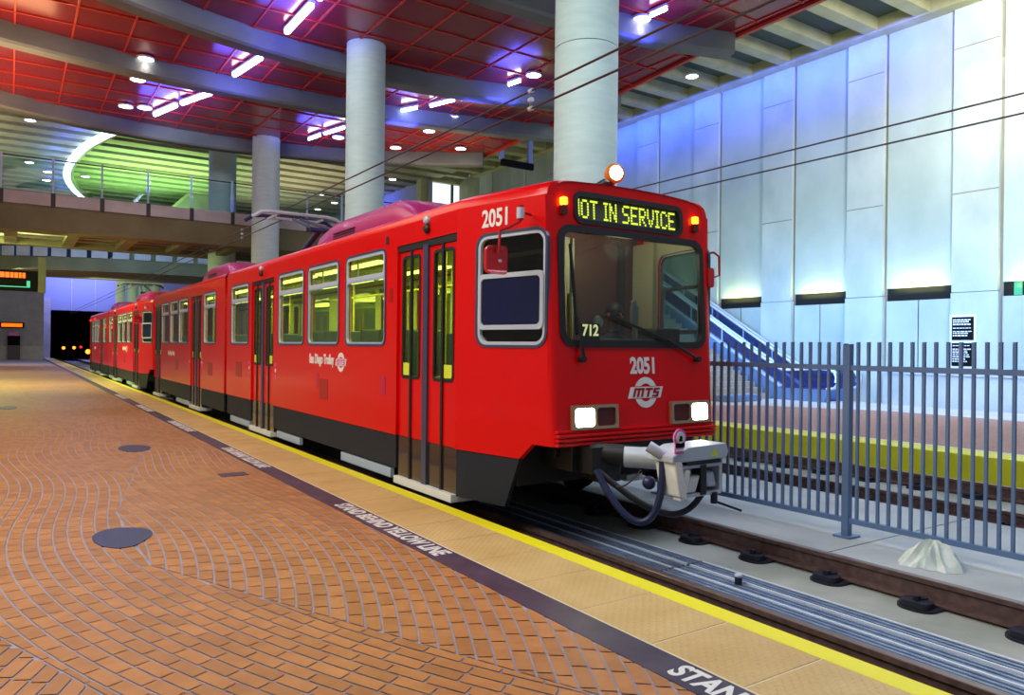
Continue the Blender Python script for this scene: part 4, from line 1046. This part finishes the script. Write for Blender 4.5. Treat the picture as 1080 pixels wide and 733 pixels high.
# ------------------------------------------------------------------ luminaires
def downlight(x, y, z, r, label, grp):
    t = thing('downlight', (x, y, z), label, 'light', grp)
    MB().lathe([(r + .03, 0), (r + .03, -.05), (r, -.05), (r, -.02)], (x, y, z), (0, 0, 1), 20).build('rim', 'alloy', t, smooth=30)
    MB().lathe([(r, -.045), (r * .6, -.065), (.01, -.07)], (x, y, z), (0, 0, 1), 20).build('lens', 'e_white', t, smooth=30)
red_dl = [(3.02, 22.6, 'round downlight in the red ceiling, upper of the left hand trio'), (3.07, 24.5, 'round downlight in the red ceiling, middle of the left hand trio'), (3.1, 27.5, 'round downlight in the red ceiling, lowest of the left hand trio'),
          (3.63, 27.3, 'small round downlight at the lower end of the long left strip light row'), (12.42, 22.2, 'round downlight in the red ceiling right of the second column, uppermost of three'), (12.49, 24.1, 'round downlight in the red ceiling right of the second column, middle of three'),
          (12.48, 26.9, 'round downlight in the red ceiling right of the second column, lowest of three'), (10.13, 26.85, 'round downlight in the red ceiling just left of the second column'), (14.6, 25.5, 'round downlight near the far right corner of the red ceiling'),
          (12.33, 17.4, 'bright round downlight in the red ceiling left of the nearest column'), (12.29, 12.97, 'bright round downlight in the red ceiling right of the nearest column')]
for x, y, lab in red_dl: downlight(x, y, ZR - .035, .2, lab, 'downlights in the red ceiling')
for i, (x, y) in enumerate([(.65, 37.87), (.78, 46.78), (1.66, 48.73), (1.7, 51.3), (3.49, 48.78)]):
    downlight(x, y, ZC - .08, .2, ['round downlight in the plank ceiling above the footbridge, top left', 'round downlight in the plank ceiling left of the ring light, left of three', 'round downlight just left of the ring light, upper of two', 'round downlight just left of the ring light, lower of two', 'dim round downlight inside the ring light'][i], 'downlights over the footbridge')
for i, (x, y) in enumerate([(19.46, 18.02), (19.2, 31.08), (18.9, 34.15), (17.88, 38.9), (16.13, 45.4), (17.74, 47.6), (17.65, 50.6)]):
    downlight(x, y, ZC - .08, .2, ['round downlight in the plank ceiling beside the right wall', 'downlight in the plank ceiling by the hanging sign', 'downlight in the plank ceiling over the bright window', 'downlight in the plank ceiling left of the blue wall', 'downlight between second and third columns, upper left', 'downlight between second and third columns, right', 'downlight between second and third columns, lowest'][i], 'downlights in the rear plank ceiling')
segs = [(3.98, 27.6, 4.39, 26.1), (4.5, 25.8, 5.05, 24.2), (5.25, 22.2, 5.52, 20.4), (5.58, 18.4, 5.6, 16.6), (9.2, 27.5, 9.37, 26.65), (9.42, 26.5, 9.75, 25.2), (10.55, 22.35, 10.85, 21.75), (11.08, 21.4, 11.45, 20.35), (11.56, 20.2, 11.76, 19.9), (12.05, 18.3, 12.15, 17.8), (12.2, 12.6, 12.24, 12.1), (5.62, 16.2, 5.60, 14.2)]
slab = ['lowest blue white strip light of the long left row', 'blue white strip light of the long left row just below the slender beam', 'blue white strip light of the long left row above the slender beam', 'blue white strip light of the long left row above the second beam', 'short strip light left of the second column, lower', 'short strip light left of the second column, touching it', 'strip light right of the second column, lower left of three', 'strip light right of the second column, middle of three', 'short strip light right of the second column, upper right of three', 'short strip light beside the bright downlight left of the nearest column', 'short strip light beside the bright downlight right of the nearest column', 'topmost strip light of the long left row, cut by the top of the picture']
for (x0, y0, x1, y1), lab in zip(segs, slab):
    w = .085 if x0 < 7 else .055
    t = thing('strip_light', ((x0 + x1) / 2, (y0 + y1) / 2, ZR - .05), lab, 'light', 'strip lights under the red ceiling')
    MB().bar((x0, y0, ZR - .07), (x1, y1, ZR - .07), w * 1.6, .06).build('housing', 'alloy', t)
    n = 3 if x0 < 7 else 1
    for k in range(n):
        a, b = (k + .06) / n, (k + .94) / n
        MB().tube([(x0 + (x1 - x0) * a, y0 + (y1 - y0) * a, ZR - .15), (x0 + (x1 - x0) * b, y0 + (y1 - y0) * b, ZR - .15)], w * .9, 8).build('tube', 'e_strip', t, smooth=60)
    gl = area('strip_glow', ((x0 + x1) / 2, (y0 + y1) / 2, ZR - .6), ((x0 + x1) / 2, (y0 + y1) / 2, ZR), 1.3 if x0 < 7 else .9, 2.6 if x0 < 7 else 1.6, 90 if x0 < 7 else 45, (.08, .10, 1))
    gl.data.specular_factor = 0
# hanging sign
t = thing('hanging_sign', (17.2, 25.5, 9.0), 'dark hanging sign box on two blue lit hangers under the ceiling', 'sign')
MB().box(16.2, 17.75, 24.95, 25.1, 9.02, 9.28).build('sign_box', 'sign_black', t, bevel=.01)
for x in (16.2, 17.6): MB().box(x - .1, x + .1, 24.98, 25.08, 9.25, 11.3).build('hanger', 'hanger_blue_lit', t)
for i, (x, y) in enumerate(((1.15, 31.7), (1.12, 32.9), (1.08, 34.0), (.02, 34.2), (-.6, 32.9))):
    t = thing('soffit_light', (x, y, 6.08), ['small square light under the footbridge, nearest of the row of three', 'small square light under the footbridge, middle of the row of three', 'small square light under the footbridge, farthest of the row of three', 'small square light under the footbridge near the orange display', 'small square light under the footbridge at the left edge'][i], 'light', 'square lights under the footbridge')
    MB().box(x - .16, x + .16, y - .16, y + .16, 6.06, 6.098).build('rim', 'mullion', t); MB().box(x - .13, x + .13, y - .13, y + .13, 6.05, 6.07).build('lens', 'e_window', t)
# signs, machines and lamps at the far left
t = thing('departure_sign', (-.2, 40, 5.4), 'black hanging display with glowing orange text under the footbridge, at the left edge', 'sign')
MB().box(-2.2, 1.05, 40, 40.4, 4.05, 4.95).build('housing', 'sign_black', t); m = MB(); rnd = random.Random(5)
x = -1.2
while x < .55:
    w = rnd.uniform(.10, .16); m.box(x, x + w, 39.97, 40, 4.62, 4.85); x += w + (.03 if rnd.random() < .8 else .12)
m.build('led_text', 'e_orange', t)
MB().box(-2.1, .75, 39.97, 40, 4.2, 4.24).box(.62, .75, 39.97, 40, 4.2, 4.5).build('trim_line', 'e_green', t)
MB().box(1.05, 1.35, 40, 40.4, 4.0, 5.6).build('hanger', 'concrete_bridge', t)
t = thing('ticket_machine', (-.3, 80, .17), 'dark ticket machine with a pink topped screen against the far wall', 'machine')
MB().box(-.15, .8, 80, 80.8, .17, 1.45).build('cabinet', 'machine', t); MB().box(-.15, .8, 80., 80.8, 1.45, 2.3).build('screen_hood', 'sign_black', t); MB().box(-.05, .7, 79.95, 80, 2.3, 2.62).build('top_lamp', 'magenta', t)
t = thing('exit_sign', (.1, 80, 3.2), 'small glowing red orange sign on the far wall above the ticket machine', 'sign')
MB().box(-.75, 1.1, 79.9, 80.2, 3.0, 3.5).build('case', 'sign_black', t); MB().box(-.6, .95, 79.86, 79.9, 3.1, 3.4).build('glow_panel', 'e_orange', t)
m = MB(); m.box(-9, 2.6, 80.8, 81.2, .1, 8); m.mat(1).box(-9, 2.6, 80.6, 80.8, .1, 1.4); struct(m.build('wall_far_left', ['curb_panel', 'far_floor']))
for i, (x, z, mt, rr_) in enumerate(((4.65, 1.19, 'e_tail', .16), (5.58, 1.22, 'e_tail', .16), (6.2, 1.3, 'e_red', .14), (6.85, .82, 'e_tail', .26), (7.5, 1.55, 'e_white', .08))):
    t = thing('signal_lamp', (x, 90, z), ['orange lamp in the dark tunnel mouth, leftmost', 'orange lamp in the dark tunnel mouth, second from the left', 'dim red lamp in the dark tunnel mouth', 'large orange lamp in the dark tunnel mouth beside the tram', 'tiny white lamp in the dark tunnel mouth'][i], 'lamp', 'lamps in the tunnel mouth')
    MB().lathe([(rr_ * 1.3, 0), (rr_ * 1.3, .15), (rr_, .15)], (x, 90, z), (0, -1, 0), 14).build('case', 'sign_black', t); MB().lathe([(rr_, .14), (rr_ * .6, .2), (.01, .22)], (x, 90, z), (0, -1, 0), 14).build('lens', mt, t, smooth=60)
    MB().cyl((x, 90.1, -.4), (x, 90.1, z), .05, 8).build('post', 'sign_black', t)
# overhead wires
def wire(x, z, label, r=.013):
    tag(MB().tube([(x, -6 + 4.2 * k, z) for k in range(25)], r, 6).build('overhead_wire', 'wire', smooth=60), label, 'wire', 'overhead wires')
wire(5.1, 4.80, 'upper overhead wire above the tram track'); wire(5.1, 4.59, 'lower overhead wire above the tram track')
wire(10.1, 4.89, 'upper overhead wire of the far track, in front of the pale wall'); wire(10.1, 4.65, 'lower overhead wire of the far track, in front of the pale wall')
for i, (x, y, za, zb) in enumerate(((5.1, 7.25, 4.59, 4.8), (5.1, 20.5, 4.59, 4.8))):
    t = thing('wire_dropper', (x, y, za), ['small dropper clamping the two wires together in front of the nearest column', 'small insulator on the wires beside the footbridge end'][i], 'wire clamp')
    MB().cyl((x, y, za - .01), (x, y, zb + .01), .012, 8).build('rod', 'wire', t); 
    for zz in (za, (za + zb) / 2, zb): MB().cyl((x, y - .03, zz), (x, y + .03, zz), .028, 10).build('clamp', 'alloy', t)

# ------------------------------------------------------------------ lights
W = bpy.data.worlds.new('world'); S.world = W; W.use_nodes = True
bg = W.node_tree.nodes['Background']; bg.inputs['Color'].default_value = (.62, .68, .85, 1); bg.inputs['Strength'].default_value = .26
WARM = (1, .86, .66); NEU = (1, .95, .86); BLUE = (.10, .14, 1)
area('platform_light', (-1.5, 5.5, 9.0), (1.0, 6.5, 0), 7, 9, 900, NEU)
area('platform_light', (0, 17, 9.0), (2, 18, 0), 6, 8, 420, WARM)
area('platform_light', (-1, 33, 5.3), (1, 34.5, 0), 8, 4, 1000, (.85, 1, .38))
area('platform_light', (-1.5, 46, 5.2), (-.5, 46, 0), 3, 4, 260, (.95, 1, .5))
area('platform_light', (0, 62, 7), (1, 62, 0), 6, 14, 500, (1, .7, .6))
area('side_light', (-5.5, 10, 9.2), (4, 11, 1.4), 9, 3, 800, NEU)
spot('column_light', (.5, 4.5, 7.2), (7.5, 9.2, 6.6), 900, (.6, 1, 1), 40, .5, .5)
spot('column_light', (.5, 14, 7.5), (7.6, 18.4, 7), 600, (.7, 1, 1), 40, .5, .5)
spot('column_light', (2.5, 26, 9), (7.8, 33, 8.4), 500, (.7, .85, 1), 40, .5, .4)
area('track_light', (8.2, 3.0, 8.6), (7.6, 3.4, 0), 4, 4, 330, (.62, .78, 1))
area('far_platform_light', (16.5, 8, 9.0), (17.5, 8, 0), 4, 12, 300, (.80, .92, 1))
area('wall_wash', (14.5, 14, 5.2), (21.7, 14.5, 4.4), 16, 1.5, 290, (.68, 1, .72))
area('wall_wash', (17.5, 6, 10.2), (21.7, 8.0, 9.6), 2, 2, 800, (1, .97, .94))
area('wall_blue', (20.9, 18, 11.1), (21.75, 18, 10.0), 14, .3, 500, (.03, .09, 1))
area('low_blue', (18.4, 11.5, 3.2), (21.7, 11.5, 2.0), 13, .6, 520, (.12, .36, 1))
for gy in g:
    area('slot_uplight', (21.55, gy + 2.15, 3.5), (21.8, gy + 2.15, 4.3), 1.3, .1, 20, (.95, 1, .30))
for a, b in ring[1:-1]: point('ring_blue', (a - .75, b, 10.75), 45, (.05, .10, 1), .25)
area('ring_green', (6.5, 46, 9.3), (6.5, 46, 11.3), 6, 10, 950, (.5, 1, .3))
area('concourse_warm', (-3, 40, 9.6), (-3, 40, 11.3), 5, 14, 260, WARM)
area('concourse_warm', (13.5, 44, 9.4), (13.5, 44, 11.3), 5, 12, 260, WARM)
area('canopy_warm', (-1.5, 24, 7.8), (-1.5, 24, 9.6), 5, 9, 480, (1, .62, .3))
area('canopy_warm', (13, 25, 8.0), (13, 25, 9.6), 4, 4, 80, (1, .7, .4))
area('back_blue', (6, 84, 9), (6, 88, 7.5), 8, 2, 900, (.28, .32, 1))
area('gallery_blue', (4.5, 39.5, 6.9), (5, 45, 6.5), 8, .5, 220, (.15, .42, 1))
area('far_columns_light', (5, 54, 5.2), (7, 60, 4), 2, 2, 160, (.8, 1, .6))
area('side_wall_blue', (18.2, 44, 9.5), (19.6, 44, 9.5), 4, 10, 330, BLUE)
for (s0, pw) in ((3.2, 55), (6.2, 55), (9.2, 50), (12.5, 50), (16, 55)):
    for off in (0, CL + .8):
        area('saloon_light', (XC, CY0 + s0 + off, 2.95), (XC, CY0 + s0 + off, 0), .9, 2.4, pw, (.92, 1, .38))
point('cab_fill', (XC + .3, CY0 + .7, 2.85), 22, (1, .85, .6), .15)  # added fill that brightens the bulkhead behind the windshield
for x, y, lab in red_dl: spot('downlight_beam', (x, y, ZR - .15), (x, y, 0), 60, WARM, 100, .8, .12)
for hx in (-.72, .82): spot('headlamp_beam', (XC + hx, CY0 - .08, 1.12), (XC + hx * 1.2, 0, .6), 40, (1, .9, .65), 70, .7, .06)

S.view_settings.view_transform = 'Standard'; S.view_settings.look = 'None'; S.view_settings.gamma = 1; S.view_settings.exposure = .0
S.view_settings.use_curve_mapping = False
try:
    S.cycles.use_denoising = True; S.cycles.max_bounces = 8; S.cycles.transparent_max_bounces = 16; S.cycles.caustics_reflective = False; S.cycles.caustics_refractive = False
    S.cycles.sample_clamp_indirect = 6
except Exception: pass
